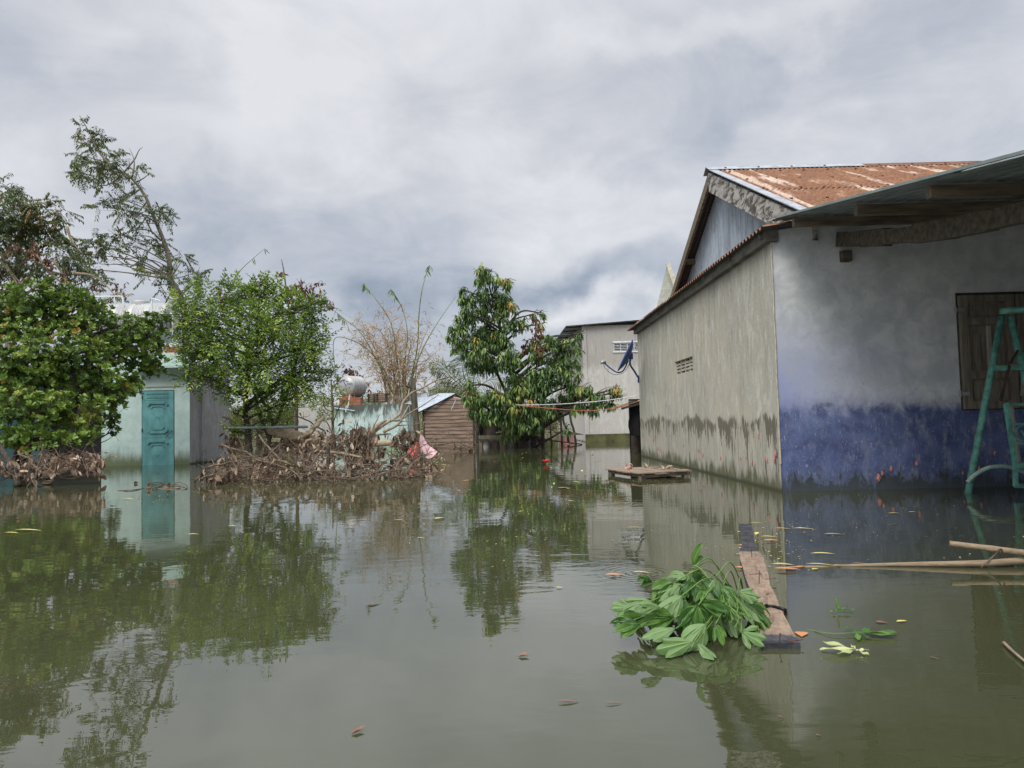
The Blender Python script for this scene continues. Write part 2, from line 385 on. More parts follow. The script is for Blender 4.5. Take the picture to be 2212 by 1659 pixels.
def f_teal(t, tc):
    x, y, z = t.xyz(tc); n = t.noise(tc, 4, 6, .65, .4); n2 = t.noise(t.vscale(tc, 8, 8, 1.5), 1.0, 5, .65)
    c = t.mix(t.ramp(n, .3, .7), (.33,.44,.405), (.43,.54,.50))
    m = t.ramp(t.math('ADD', z, t.math('MULTIPLY', t.math('SUBTRACT', .5, n2), .45)), .42, .06)
    c = t.mix(t.math('MULTIPLY', m, .9), c, (.07,.085,.022))
    sp = t.noise(tc, 13, 4, .6); c = t.mix(t.math('MULTIPLY', t.ramp(sp, .6, .7, 0, .5), t.ramp(z, .9, .3)), c, (.12,.11,.05))
    return c, n, None
M['teal_wall'] = mat('pale green painted plaster', f_teal, rough=.8, bs=.25)
def f_mint(t, tc):
    x, y, z = t.xyz(tc); n = t.noise(tc, 2.2, 6, .65, .4); d = t.noise(t.vscale(tc, 3.5, 3.5, .9), 1.0, 5, .7, .5)
    c = t.mix(t.ramp(n, .35, .65), (.37,.50,.465), (.50,.60,.57))
    k = t.ramp(t.math('ADD', z, t.math('MULTIPLY', t.math('SUBTRACT', d, .5), 2.6)), .85, 1.35)
    c = t.mix(t.math('MULTIPLY', k, .92), c, (.055,.058,.05))
    c = t.mix(t.ramp(d, .58, .7, 0, .45), c, (.2,.24,.12))
    c = t.mix(t.ramp(t.math('ADD', z, t.math('MULTIPLY', t.math('SUBTRACT', .5, n), .4)), .25, .02, 0, .7), c, (.13,.2,.06))
    return c, n, None
M['mint_wall'] = mat('mint wall with black mould', f_mint, rough=.9, bs=.3)
M['teal_door'] = plain('turquoise door paint', (.095,.25,.25), .22, 5, .45, 0, (1,1,.6))
M['brick'] = None
def f_brick(t, tc):
    b = t.n('ShaderNodeTexBrick'); x, y, z = t.xyz(tc); cb = t.n('ShaderNodeCombineXYZ'); t.set(cb.inputs[0], t.math('ADD', x, y)); t.set(cb.inputs[1], z)
    t.set(b.inputs['Vector'], cb.outputs[0]); b.inputs['Scale'].default_value = 1.0
    b.inputs['Color1'].default_value = (.38,.12,.055,1); b.inputs['Color2'].default_value = (.24,.075,.04,1); b.inputs['Mortar'].default_value = (.13,.11,.09,1)
    b.inputs['Brick Width'].default_value = .2; b.inputs['Row Height'].default_value = .085; b.inputs['Mortar Size'].default_value = .009
    n = t.noise(tc, 12, 5, .7); c = t.mix(t.ramp(n, .52, .66, 0, .75), b.outputs[0], (.10,.075,.06)); return c, n, None
M['brick'] = mat('mossy red brick', f_brick, rough=.9, bs=.5)
M['plank_wall'] = plain('weathered siding boards', (.19,.135,.10), .45, 2.2, .9, 0, (.7,1,9), bs=.5)
M['post'] = plain('mossy grey post', (.075,.066,.045), .45, 4, .95, 0, (4,4,.6), bs=.7)
M['old_wood'] = plain('grey old wood', (.16,.135,.10), .4, 5, .9, 0, (6,6,.8))
M['dark_wood'] = plain('dark wet wood', (.045,.036,.027), .5, 7, .9)
M['stick'] = plain('pale stripped branch', (.20,.155,.105), .3, 6, .8)
M['twig'] = plain('brown twig bark', (.11,.08,.055), .4, 12, .9)
M['bark'] = plain('brown grey bark', (.15,.125,.095), .4, 9, .9, 0, (4,4,1), bs=.8)
M['bark_dark'] = plain('dark wet bark', (.05,.042,.032), .5, 9, .9, 0, (4,4,1), bs=.8)
M['tank'] = plain('galvanised water tank', (.31,.31,.30), .14, 3, .4, .15)
M['blue_paint'] = plain('blue gloss paint', (.012,.035,.15), .2, 9, .4)
M['raft_wood'] = plain('grey brown raft slats', (.22,.165,.12), .35, 6, .9, 0, (1,6,6))

# ================================================================== main house
HX, HY = 2.92, 7.88            # near corner
FY = 15.8                      # far corner of gable wall
house = Thing('house', 'long cement house with faded blue front wall and rusty iron roof', 'house', (HX, HY, 0))
def wall_holes(mb, O, U, length, z0, z1, holes, depth, ny, us=40, zs=1):
    """wall face from O along unit U, holes (u0,u1,z0,z1) cut with reveals going along -ny"""
    us_ = sorted(set([0, length] + [h[0] for h in holes] + [h[1] for h in holes])); zs_ = sorted(set([z0, z1] + [h[2] for h in holes] + [h[3] for h in holes]))
    O, U, N = map(lambda q: np.asarray(q, float), (O, U, ny))
    pt = lambda u, z: O + U*u + A(0,0,z)
    for a, b in zip(us_[:-1], us_[1:]):
        for c, d in zip(zs_[:-1], zs_[1:]):
            if any(h[0] <= a and b <= h[1] and h[2] <= c and d <= h[3] for h in holes): continue
            mb.poly([pt(a,c), pt(b,c), pt(b,d), pt(a,d)])
    for (a, b, c, d) in holes:
        q = [pt(a,c), pt(b,c), pt(b,d), pt(a,d)]; k = [p - N*depth for p in q]
        for i in range(4): mb.poly([q[i], q[(i+1)%4], k[(i+1)%4], k[i]])
# gable wall, along +Y with a slight lean of plan
Ug = unit(A(2.80-HX, FY-HY, 0)); Lg = np.linalg.norm(A(2.80-HX, FY-HY)); Ng = A(-Ug[1], Ug[0], 0)
def gpt(px, py):
    v = CM @ np.array([(px-1106)/F_PX, (829.5-py)/F_PX, -1.0]); O = A(HX, HY, 0)-A(0,0,CAM_H); tt = np.dot(O, Ng)/np.dot(v, Ng); return v*tt+A(0,0,CAM_H)
ga, gb = gpt(1457.6, 780), gpt(1497, 811); ua, ub = np.dot(ga-A(HX,HY,0), Ug), np.dot(gb-A(HX,HY,0), Ug)
vz0, vz1 = gpt(1477, 805)[2], gpt(1477, 775.5)[2]
hole = (min(ua,ub), max(ua,ub), vz0, vz1)
mb = MB(); wall_holes(mb, (HX,HY,-.5), Ug, Lg, 0, 3.36, [(hole[0], hole[1], hole[2]+.5, hole[3]+.5)], .12, Ng)
mb.poly([A(HX,HY,-.5)+Ug*Lg, A(HX+7,FY,-.5), A(HX+7,FY,2.86), A(HX,HY,2.86)+Ug*Lg])
house.part('gable_wall', mb, M['gable_cement'])
mb = MB()      # front wall as a thick slab
mb.bbox(HX+.004, 13.5, HY, HY+.15, -.5, 2.92)
house.part('front_wall', mb, M['blue_wall'])
mb = MB(); mb.bbox(6.75, 6.9, 4.6, HY-.002, -.5, 2.28); house.part('unseen_shade_wall', mb, M['blue_wall'])  # out of view, added to keep light off the right of the front wall
mb = MB(); mb.bbox(12.9, 13.05, HY+.15, FY, -.5, 2.9)
house.part('end_wall', mb, M['blue_wall'])
mb = MB()      # raised corner line of mortar
mb.tube(spline([A(HX-.004, HY-.004, z) + A(math.sin(z*9)*.002, 0, 0) for z in np.linspace(.3, 2.9, 9)], 2), .010, 6)
house.part('corner_bead', mb, M['vent'])
# vent block
mb = MB(); c = lambda u, z, n=0: A(HX,HY,0)+Ug*u+A(0,0,z)+Ng*n
u0, u1, z0, z1 = hole
mb.add([c(u0,z0,-.119), c(u1,z0,-.119), c(u1,z1,-.119), c(u0,z1,-.119)], [[0,1,2,3]], mat=1)
for i in range(1, 4):
    z = z0 + (z1-z0)*i/4; mb.bar(c(u0,z,-.06), c(u1,z,-.06), .06, .03)
for i in range(1, 4):
    u = u0 + (u1-u0)*i/4; mb.bar(c(u,z0,-.055), c(u,z1,-.055), .05, .03, up=Ug)
for i in range(4):
    for j in range(4):
        if (i+j) % 2: 
            mb.bar(c(u0+(u1-u0)*i/4, z0+(z1-z0)*(j+.5)/4, -.07), c(u0+(u1-u0)*(i+1)/4, z0+(z1-z0)*(j+.5)/4, -.07), .03, .018)
house.part('vent_block', mb, [M['vent'], M['black']])
# wall plate under the skirt roof
mb = MB(); a = A(HX+.05, HY-.06, 2.855)+Ng*.06; mb.bar(a, a+Ug*(Lg+.06)-A(0,0,.07), .14, .20)
house.part('wall_plate', mb, M['concrete_dark'])

def corr(O, U, V, L, W_, pitch=.076, amp=.010, rows=1, nseg=6, jit=.0, seed=0, up=None):
    """corrugated sheet: waves along U (length L), straight along V (length W_)"""
    rng = np.random.default_rng(seed); U, V = unit(U), unit(V); N = unit(np.cross(U, V)) if up is None else unit(up)
    mb = MB(); n = int(L/pitch*nseg); u = np.linspace(0, L, n+1); h = np.sin(u/pitch*2*math.pi)*amp
    for r in range(rows):
        v0, v1 = W_*r/rows, W_*(r+1)/rows + (.08 if r < rows-1 else 0)
        lift = (rows-1-r)*.012
        vs = np.linspace(v0, v1, 5)
        sag = (rng.standard_normal((len(vs), 1))*jit)
        e = np.repeat(rng.standard_normal(n//(nseg*10)+2)*jit*2, nseg*10)[:n+1]
        G = np.asarray(O, float) + u[None,:,None]*U + (vs[:,None,None] + (e[None,:,None]*(vs[:,None,None] == vs[-1])))*V + (h[None,:,None]+lift+sag[:,:,None])*N
        mb.grid(G); 
    return mb
# main roof: ridge and two slopes
RX0, RX1, RY, RZ, SL = 3.40, 13.6, 11.84, 4.95, .487
ez = lambda y: RZ - SL*abs(y-RY)
mb = corr((RX0, RY-.02, RZ), (1,0,0), (0,-1,-SL), RX1-RX0, 4.25*math.hypot(1, SL)*.97, amp=.014, rows=2, jit=.004, seed=3, up=(0,-.44,.9))
rng = np.random.default_rng(5)
for j in range(5):      # roofing nails with their rust washers
    yy = RY - .35 - j*.85
    for i in range(24): mb.box((RX0+.2+i*.42+rng.uniform(-.05,.05), yy, ez(yy)+.028), (.035,.035,.02), mat=1)
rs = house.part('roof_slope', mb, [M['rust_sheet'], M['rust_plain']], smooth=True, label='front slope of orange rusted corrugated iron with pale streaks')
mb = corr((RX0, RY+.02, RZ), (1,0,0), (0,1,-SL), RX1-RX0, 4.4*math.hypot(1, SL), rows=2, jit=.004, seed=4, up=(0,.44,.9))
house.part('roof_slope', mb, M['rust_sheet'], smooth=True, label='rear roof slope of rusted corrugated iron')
def cap(x0, x1, w=.17, zz=0):
    mb = MB(); a = .5
    pr = [(-w, -w*a+.028), (-.03, .02), (0, .045), (.03, .02), (w, -w*a+.028)]
    xs = np.linspace(x0, x1, 5)
    mb.grid([[A(x, RY+p, RZ+q+zz+.015) for (p, q) in pr] for x in xs])
    for k in range(int((x1-x0)/.55)):
        mb.box((x0+.3+k*.55, RY-w*.6, RZ-w*.3+.05+zz), (.03,.03,.02), mat=1)
    return mb
house.part('ridge_cap', cap(RX0-.06, 5.95, zz=.01), [M['galv_clean'], M['rust_plain']], label='galvanised half of ridge cap')
house.part('ridge_cap', cap(5.9, RX1), [M['rust_plain'], M['rust_plain']], label='rust brown half of ridge cap')
# white flashing along the front verge
mb = MB(); p0 = A(RX0+.02, RY-.1, ez(RY-.1)+.035); p1 = A(RX0+.02, 7.95, ez(7.95)+.035); mb.bar(p0, p1, .13, .012, up=(0,-.44,.9))
house.part('verge_flashing', mb, M['galv_clean'])
# barge boards
mb = MB(); dn = A(0,-1,-SL); q = [A(RX0-.02, RY, RZ-.03), A(RX0-.02, RY, RZ-.36), A(RX0-.02, 8.25, ez(8.25)-.34), A(RX0-.02, 7.85, ez(7.85)-.25), A(RX0-.02, 7.85, ez(7.85)-.03)]
mb.prism(q, (.045,0,0)); house.part('barge_board', mb, M['barge'], label='mottled grey and white front barge board')
mb = MB(); q = [A(RX0-.02, RY, RZ-.03), A(RX0-.02, 15.9, ez(15.9)-.03), A(RX0-.02, 15.9, ez(15.9)-.19), A(RX0-.02, RY, RZ-.22)]
mb.prism(q[::-1], (.045,0,0)); house.part('barge_board', mb, M['purlin'], label='dark narrow rear barge board')
mb = MB()
for yy in (RY, 9.9, 8.3, 13.9, 15.5): mb = MB(); mb.bar((RX0, yy, ez(yy)-.08), (RX1, yy, ez(yy)-.08), .07, .10); house.part('roof_purlin', mb, M['purlin'])
# gable cladding of upright corrugated sheet
GX = 3.64; mb = MB(); ys = np.arange(7.9, 15.85, .0127); h = np.sin(ys/.076*2*math.pi)*.011
G = [[A(GX+hh, yy, 2.95) for yy, hh in zip(ys, h)], [A(GX+hh, yy, ez(yy)-.03) for yy, hh in zip(ys, h)]]
mb.grid(G); house.part('gable_cladding', mb, M['galv'], smooth=True)
# skirt roof
E0, E1 = A(2.76, HY-.20, 2.89), A(2.60, FY+.15, 2.80)
Us = unit(E1-E0); Vs = unit(A(1.25, 0, .16))
mb = corr(E0, Us, Vs, np.linalg.norm(E1-E0), 1.16, pitch=.11, amp=.022, jit=.006, seed=8, up=(0,0,1))
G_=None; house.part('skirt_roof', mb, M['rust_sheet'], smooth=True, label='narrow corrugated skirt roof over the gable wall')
for k in range(8):
    mb = MB(); yy = HY+.05+k*1.12; mb.bar((2.80, yy, 2.83), (3.6, yy, 2.93), .05, .05); house.part('skirt_rafter', mb, M['beam'])
# awning over the front wall
AX0, AX1, AY0, AY1 = 2.95, 13.4, 8.05, 1.3
az = lambda y: 2.28 + (y-4.0)*.186
V = A(0, AY1-AY0, az(AY1)-az(AY0))
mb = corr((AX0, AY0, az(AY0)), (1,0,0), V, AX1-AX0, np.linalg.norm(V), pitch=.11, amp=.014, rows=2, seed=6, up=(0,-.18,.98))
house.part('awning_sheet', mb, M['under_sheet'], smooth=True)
mb = MB(); mb.bar((AX0-.01, AY0-.3, az(AY0-.3)+.02), (AX0-.01, AY1, az(AY1)+.02), .025, .02)
house.part('awning_verge', mb, M['verge'])
mb = MB()
for yy, xx in ((7.45,3.0),(6.3,3.1),(5.1,3.04),(3.9,3.05),(2.6,3.05),(1.5,3.05)):
    mb = MB(); mb.bar((xx, yy, az(yy)-.065), (AX1, yy, az(yy)-.065), .06, .09); house.part('awning_purlin', mb, M['purlin'])
mb = MB(); pts = []
for i, yy in enumerate(np.linspace(7.86, 2.4, 12)):
    pts.append(A(3.68+.02*math.sin(i*1.9), yy, az(yy)-.235-.05*math.sin((7.86-yy)*1.1)))
pts = np.array(pts); w = .16*(1+.12*np.sin(np.arange(12)*2.3))
for a, b, ww in zip(pts[:-1], pts[1:], w): mb.bar(a, b+(b-a)*.02, .10, ww)
house.part('rafter', mb, M['beam'], label='crooked old timber rafter under the awning')
mb = MB(); mb.box((3.72, 7.84, 2.57), (.1,.1,.12)); house.part('rafter_bracket', mb, M['beam'])
mb = MB(); mb.bar((7.4,7.86,az(7.86)-.2),(7.4,2.4,az(2.4)-.2),.1,.16); house.part('rafter', mb, M['beam'])
mb = MB(); mb.bar((10.8,7.86,az(7.86)-.2),(10.8,2.4,az(2.4)-.2),.1,.16); house.part('rafter', mb, M['beam'])
mb = MB(); mb.bbox(7.34,7.46,2.5,2.62,-.5,az(2.5)-.2); house.part('awning_post', mb, M['beam'])
mb = MB(); mb.bbox(10.74,10.86,2.5,2.62,-.5,az(2.5)-.2)
house.part('awning_post', mb, M['beam'])
# window shutters
def shutter(x0, w, z0, z1, y, skew=0.0):
    mb = MB(); d = .045; st = .085
    def B(xa, xb, za, zb, ya, yb, m=0): mb.bbox(xa, xb, y-yb, y-ya, za, zb, mat=m)
    B(x0, x0+st, z0, z1, 0, d); B(x0+w-st, x0+w, z0, z1, 0, d)
    for za, zb in ((z0, z0+.085), (z0+.33, z0+.42), (z1-.33, z1-.25), (z1-.075, z1)): B(x0+st, x0+w-st, za, zb, 0, d-.003)
    B(x0+st, x0+w-st, z0+.085, z1-.075, 0, .012)
    B(x0+st+.03, x0+w-st-.03, z0+.115, z0+.30, .01, .028)
    B(x0+st+.03, x0+w-st-.03, z1-.225, z1-.105, .01, .028)
    B(x0+st+.05, x0+st+.12, z0+.48, z1-.43, .01, .03); B(x0+w-st-.12, x0+w-st-.05, z0+.48, z1-.43, .01, .03)
    B(x0+w/2-.012, x0+w/2+.02, z0+.42, z1-.34, .012, .052, 1)
    return mb
wx0, wz0, wz1 = 4.94, .85, 2.10
mb = MB(); mb.bbox(wx0-.012, wx0+1.24, HY-.012, HY+.001, wz0-.012, wz1+.035); house.part('window_frame', mb, M['dark_wood'])
s1 = house.part('shutter', shutter(wx0, .60, wz0, wz1, HY-.012), [M['shutter'], M['shutter_strip']], label='left wooden window shutter')
s2 = house.part('shutter', shutter(wx0+.615, .60, wz0, wz1, HY-.012), [M['shutter'], M['shutter_strip']], label='right wooden window shutter')
for z in (wz0+.17, wz1-.16):
    mb = MB(); mb.tube([(wx0-.03, HY-.03, z-.035), (wx0-.03, HY-.03, z+.035)], .012, 8); mb.bbox(wx0-.03, wx0+.05, HY-.062, HY-.057, z-.02, z+.02)
    house.part('hinge', mb, M['metal_grey'], parent=s1)
mb = MB(); mb.bar((5.55, HY-.09, .98), (5.60, HY-.09, 1.45), .05, .02, up=(0,1,0)); house.part('shutter_latch', mb, M['shutter_strip'], parent=s1)
# thin white cable looping from the far eave
mb = MB(); mb.tube(spline([P(1372,722,15.75), P(1371,735,15.75), P(1373,748,15.75), P(1381,752,15.75), P(1384,744,15.75), P(1383,725,15.75)], 6), .007, 5)
house.part('cable', mb, M['white_pipe'])

# satellite dish
db = gpt(1380, 816); dish = Thing('satellite_dish', 'blue satellite dish fixed to the far corner of the cement wall', 'satellite dish', db)
D = 14.9; cc = P(1351, 768, D); ax = unit(A(-.885, .075, .455)); mb = MB()
prof = [(.001, 0), (.12, .012), (.24, .045), (.34, .09), (.36, .102), (.365, .095), (.345, .080), (.24, .033), (.12, .0), (.001, -.012)]
mb.lathe(prof, cc - ax*.09, ax, 36); dish.part('reflector', mb, M['blue_paint'], smooth=True)
mb = MB(); lnb = P(1303, 782, D); bot = P(1336, 801, D)
mb.tube(spline([P(1357,778,D), P(1350,795,D), P(1343,803,D), P(1332,804,D), P(1318,795,D), lnb], 5), .014, 8)
dish.part('feed_arm', mb, M['blue_paint'], smooth=True)
mb = MB(); da = unit(cc-lnb); mb.lathe([(.0,-.06),(.03,-.055),(.035,0),(.024,.01),(.045,.05),(.0,.055)], lnb, da, 16, mat=0); dish.part('receiver_head', mb, M['metal_grey'], smooth=True)
mb = MB(); mb.tube(spline([P(1364,768,D), P(1361,786,15.1), P(1371,803,15.3), db+A(-.01,0,0)], 6), .02, 8); mb.box(db+A(-.01,0,-.03), (.02,.1,.16)); mb.box(P(1362,770,D), (.09,.09,.12))
dish.part('wall_bracket', mb, M['blue_paint'])
mb = MB(); mb.tube(spline([lnb, P(1308,796,D), P(1326,809,D), P(1348,804,D), P(1362,782,D)], 6), .005, 5); dish.part('cable', mb, M['black'])

# pink snail egg clusters on both walls
eggs_mat = plain('pink snail eggs', (.52,.22,.19), .25, 40, .7)
def egg_mb():
    rng = np.random.default_rng(2); mb = MB()
    for _ in range(46):
        t_ = rng.uniform(-1, 1); a = rng.uniform(0, math.pi); rr = .011*math.sqrt(max(0, 1-t_*t_))
        c_ = A(rr*math.cos(a), -rr*math.sin(a)*.7, t_*.026)
        mb.lathe([(0,-.0042),(.0036,-.002),(.0042,.001),(0,.0042)], c_, (0,0,1), 6)
    return mb
proto = None
def eggs(p, rz, s, label, group):
    global proto
    if proto is None: proto = single('snail_eggs', egg_mb(), eggs_mat, label, 'snail eggs', (0,0,0), group, smooth=True); o = proto
    else: o = proto.copy(); COL.objects.link(o); tag(o, label, 'snail eggs', group)
    o.location = p; o.rotation_euler = (0, 0, rz); o.scale = (s*.85, s*.85, s*.85)
z6 = lambda X, Y: ((1500+.479*X)/1.1573, (800+.479*Y)/1.1573)
for X, Y, s in [(268,605,1),(278,625,1.2),(250,663,.9),(302,667,1.5),(313,672,1.6),(318,683,1),(343,708,1),(374,690,1.2),(386,693,1),(437,652,1.2),(514,677,1.2),(521,684,1),(538,705,1.2),(503,724,.9),(521,722,1),(631,718,1.4),(735,722,.9),(762,715,.8),(795,744,1.3),(829,605,1.2),(875,728,1.4),(921,695,1.5),(915,715,1.3),(912,731,1.3)]:
    eggs(gpt(*z6(X, Y))+Ng*.004, math.pi*1.5, s, 'tiny pink cluster of snail eggs stuck low on the streaked cement wall', 'snail eggs on the cement wall')
for X, Y, s in [(1453,822,1.7),(1473,800,1.1),(1519,775,1.3),(1652,748,1.3),(1893,797,1),(1978,775,1.2),(1958,738,.9),(2060,694,1.1)]:
    p = P(*z6(X, Y), HY-.004); eggs(p, 0, s, 'tiny pink cluster of snail eggs stuck low on the blue wall', 'snail eggs on the blue wall')

# ================================================================== green swing frame
SY = 7.3; tp = P(2170, 672, SY); fl = W(2086, 1064); fl = A(fl[0], SY, -.25)
swing = Thing('garden_swing', 'sea green tube frame of a garden swing in front of brown window shutters', 'garden swing', (5.1, SY, 0))
topL = P(2164, 684, SY); mb = MB(); mb.tube([A(P(2085,1068,SY)[0], SY, -.2)+A(-.02,0,0), topL], .033, 12); swing.part('leg', mb, M['teal_metal'], smooth=True)
topR = P(2182, 684, SY); dxr = (2238-2182); fr = P(2182+.24*380, 684+380, SY)
mb = MB(); mb.tube([topR, topR+(fr-topR)*1.15], .033, 12); swing.part('leg', mb, M['teal_metal'], smooth=True)
mb = MB(); t0 = P(2160, 672, SY-.05); mb.tube([t0, A(t0[0]+1.6, SY-.55, t0[2])], .034, 12); swing.part('top_bar', mb, M['teal_metal'], smooth=True)
mb = MB(); c0 = P(2140, 796, SY-.03); c1 = P(2218, 793, SY-.03); mb.bar(c0, c1, .05, .055); swing.part('cross_bar', mb, M['teal_metal'])
mb = MB(); mb.tube(spline([P(2090,1042,SY-.06), P(2103,1028,SY-.06), P(2128,1013,SY-.06), P(2150,1008,SY-.06), P(2180,1009,SY-.06), P(2212,1021,SY-.06), P(2240,1040,SY-.06)], 6), .021, 10)
swing.part('curved_brace', mb, M['teal_worn'], smooth=True)
mb = MB(); z8 = lambda X, Y: ((2200+.3917*X)/1.1573, (650+.3917*Y)/1.1573)
q = lambda X, Y, d=7.05: P(*z8(X, Y), d)
mb.bar(q(805,915), q(862,1300), .03, .05, up=(0,1,0)); mb.bar(q(862,1300), q(865,1445), .03, .04, up=(0,1,0))
mb.bar(q(805,920), q(1010,925), .03, .03); mb.bar(q(838,1048), q(1000,1048), .02, .02); mb.bar(q(848,1170), q(1000,1170), .02, .02)
mb.bar(q(862,1311), q(1010,1311), .06, .055); mb.bar(q(865,1440), q(1010,1445), .05, .04)
a = np.arange(25)*2*math.pi/24; c0 = q(912, 1108); mb.tube([c0+A(math.cos(t_)*.075, 0, math.sin(t_)*.075) for t_ in a], .010, 6)
mb.bar(q(900,1085), q(925,1130), .012, .012)
swing.part('seat_frame', mb, M['teal_metal'])
mb = MB(); mb.bar(q(832,925,7.2), q(885,1290,7.2), .02, .05, up=(0,1,0)); swing.part('seat_back_slat', mb, M['shutter_strip'])
mb = MB(); mb.bar(q(830,660,7.25), q(880,575,7.25), .02, .02, up=(0,1,0)); mb.bar(q(826,670,7.25), q(770,900,7.25), .03, .012, up=(0,1,0)); swing.part('hanger_rod', mb, M['dark_wood'])
# ================================================================== pale cement building behind
CX, CY = 2.62, 25.95
cb = Thing('cement_building', 'tall pale unpainted cement building behind the mango tree', 'building', (CX, CY, 0))
zc = P(1262, 704, CY)[2]; mb = MB()
va, vb = P(1326,741,CY), P(1384,757,CY)
wall_holes(mb, (CX,CY,-.5), (1,0,0), 7.0, 0, zc+.5, [(va[0]-CX, vb[0]-CX+.25, vb[2]+.5, va[2]+.5)], .1, (0,-1,0))
cb.part('front_wall', mb, M['far_cement'])
mb = MB(); mb.poly([A(CX,CY,-.5), A(CX,CY,zc), A(CX-.35,CY+11,zc+.5), A(CX-.35,CY+11,-.5)]); cb.part('side_wall', mb, M['far_cement'])
mb = MB(); mb.bbox(CX-.03, CX+.12, CY-.04, CY+.1, -.4, zc-.02); mb.bbox(CX-.5+.5, CX+7, CY-.035, CY, -.4, .22)
cb.part('corner_pier', mb, M['far_cement'])
moss = plain('green mossy plinth', (.065,.065,.028), .6, 2.5, .95, bs=.9)
pz = P(1320,937,CY)[2]; mb = MB(); mb.bbox(CX-.02, CX+7, CY-.14, CY-.036, -.4, pz); cb.part('mossy_plinth', mb, moss)
mb = MB(); x0, x1, z0, z1 = va[0], vb[0]+.25, vb[2], va[2]
mb.bbox(x0, x1, CY+.095, CY+.1, z0, z1, mat=1)
for i in range(5):
    zz = z0+(z1-z0)*(i+.5)/5; mb.bar((x0,CY+.02,zz), (x1,CY+.02,zz), .05, .016)
for i in range(6):
    xx = x0+(x1-x0)*i/5; mb.bar((xx,CY+.02,z0), (xx,CY+.02,z1), .05, .02, up=(1,0,0))
for zz in (z0-.03, z1+.03): mb.bar((x0-.05,CY-.015,zz), (x1+.05,CY-.015,zz), .03, .055)
cb.part('vent_block', mb, [M['vent_white'], M['black']])
rf = corr((CX-.62, CY-.12, zc-.0), (0,1,.03), (1,0,.06), 11.5, 7.6, amp=.014, seed=12, up=(0,0,1))
cb.part('roof_sheet', rf, M['galv'], smooth=True)
mb = MB(); mb.bar((CX-.62, CY-.14, zc-.02), (CX+7, CY-.14, zc+.42), .04, .05, up=(0,1,0)); cb.part('eave_trim', mb, M['dark_wood'])
for k in range(7): mb = MB(); mb.bar((CX-.6, CY+.3+k*1.5, zc+.0+k*.045), (CX+.1, CY+.3+k*1.5, zc+.04+k*.045), .05, .07); cb.part('eave_batten', mb, M['dark_wood'])

# tip of a concrete gable beyond
gt = Thing('concrete_gable', 'pale block gable tip rising behind the rusty roof edge', 'building', (5.2, 26.5, 0))
a, b, c_ = P(1441,571,26.4), P(1400,740,26.4), P(1483,700,26.4); mb = MB()
mb.prism([A(b[0]-.25,b[1],-.4), A(b[0],b[1],b[2]), A(a[0],a[1],a[2]), A(c_[0]+.4,c_[1],c_[2]-.3), A(c_[0]+.4,c_[1],-.4)], (.35,1.2,0))
def f_block(t, tc):
    br = t.n('ShaderNodeTexBrick'); x, y, z = t.xyz(tc); cc_ = t.n('ShaderNodeCombineXYZ'); t.set(cc_.inputs[0], t.math('ADD', x, y)); t.set(cc_.inputs[1], z); t.set(br.inputs['Vector'], cc_.outputs[0])
    br.inputs['Color1'].default_value = (.36,.36,.31,1); br.inputs['Color2'].default_value = (.30,.31,.26,1); br.inputs['Mortar'].default_value = (.40,.39,.34,1)
    br.inputs['Scale'].default_value = 1; br.inputs['Brick Width'].default_value = .4; br.inputs['Row Height'].default_value = .2; br.inputs['Mortar Size'].default_value = .012
    n = t.noise(tc, 4, 5, .6); return t.mix(t.ramp(n, .4, .7, 0, .4), br.outputs[0], (.2,.2,.15)), n, None
gt.part('block_wall', mb, mat('concrete blocks', f_block, rough=.9))
mb = MB(); a1 = a+A(0,-.03,.02); mb.bar(a1+A(.02,0,0), c_+A(.02,-.03,.02), .16, .09, up=(0,1,0)); gt.part('coping', mb, plain('yellowish coping', (.45,.43,.33), .2, 8, .9))

# small lean-to at the rear of the house
lt = Thing('lean_to', 'dark lean-to with a rusty sheet roof at the far corner of the cement house', 'lean-to', (2.75, 17.0, 0))
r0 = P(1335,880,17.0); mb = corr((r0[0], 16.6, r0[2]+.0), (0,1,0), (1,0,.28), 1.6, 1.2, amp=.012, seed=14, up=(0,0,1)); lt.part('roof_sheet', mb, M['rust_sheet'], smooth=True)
mb = MB(); mb.bar((r0[0]+.02,16.6,r0[2]-.04), (r0[0]+.9,16.6,r0[2]+.19), .05, .07, up=(0,1,0)); lt.part('rafter', mb, M['dark_wood'])
mb = MB(); pxx = P(1372,960,17.0)[0]; mb.tube([(pxx,17,-.4),(pxx+.02,17,.5),(pxx-.01,17,1.25)], .11, 10); lt.part('post', mb, M['dark_wood'], smooth=True)
mb = MB(); mb.bbox(pxx-.02, pxx+2, 17.6, 17.65, -.3, 1.3); lt.part('back_cloth', mb, M['black'])
mb = MB(); g0 = P(1364,905,16.7)
mb.grid([[A(g0[0]-.05+i*.07+.03*math.sin(j), 16.75-.04*math.cos(i*2), g0[2]+.38-j*.11) for i in range(5)] for j in range(8)])
single('hanging_cloth', mb, M['black'], 'black cloth hanging under the rusty lean-to roof', 'cloth', smooth=True)

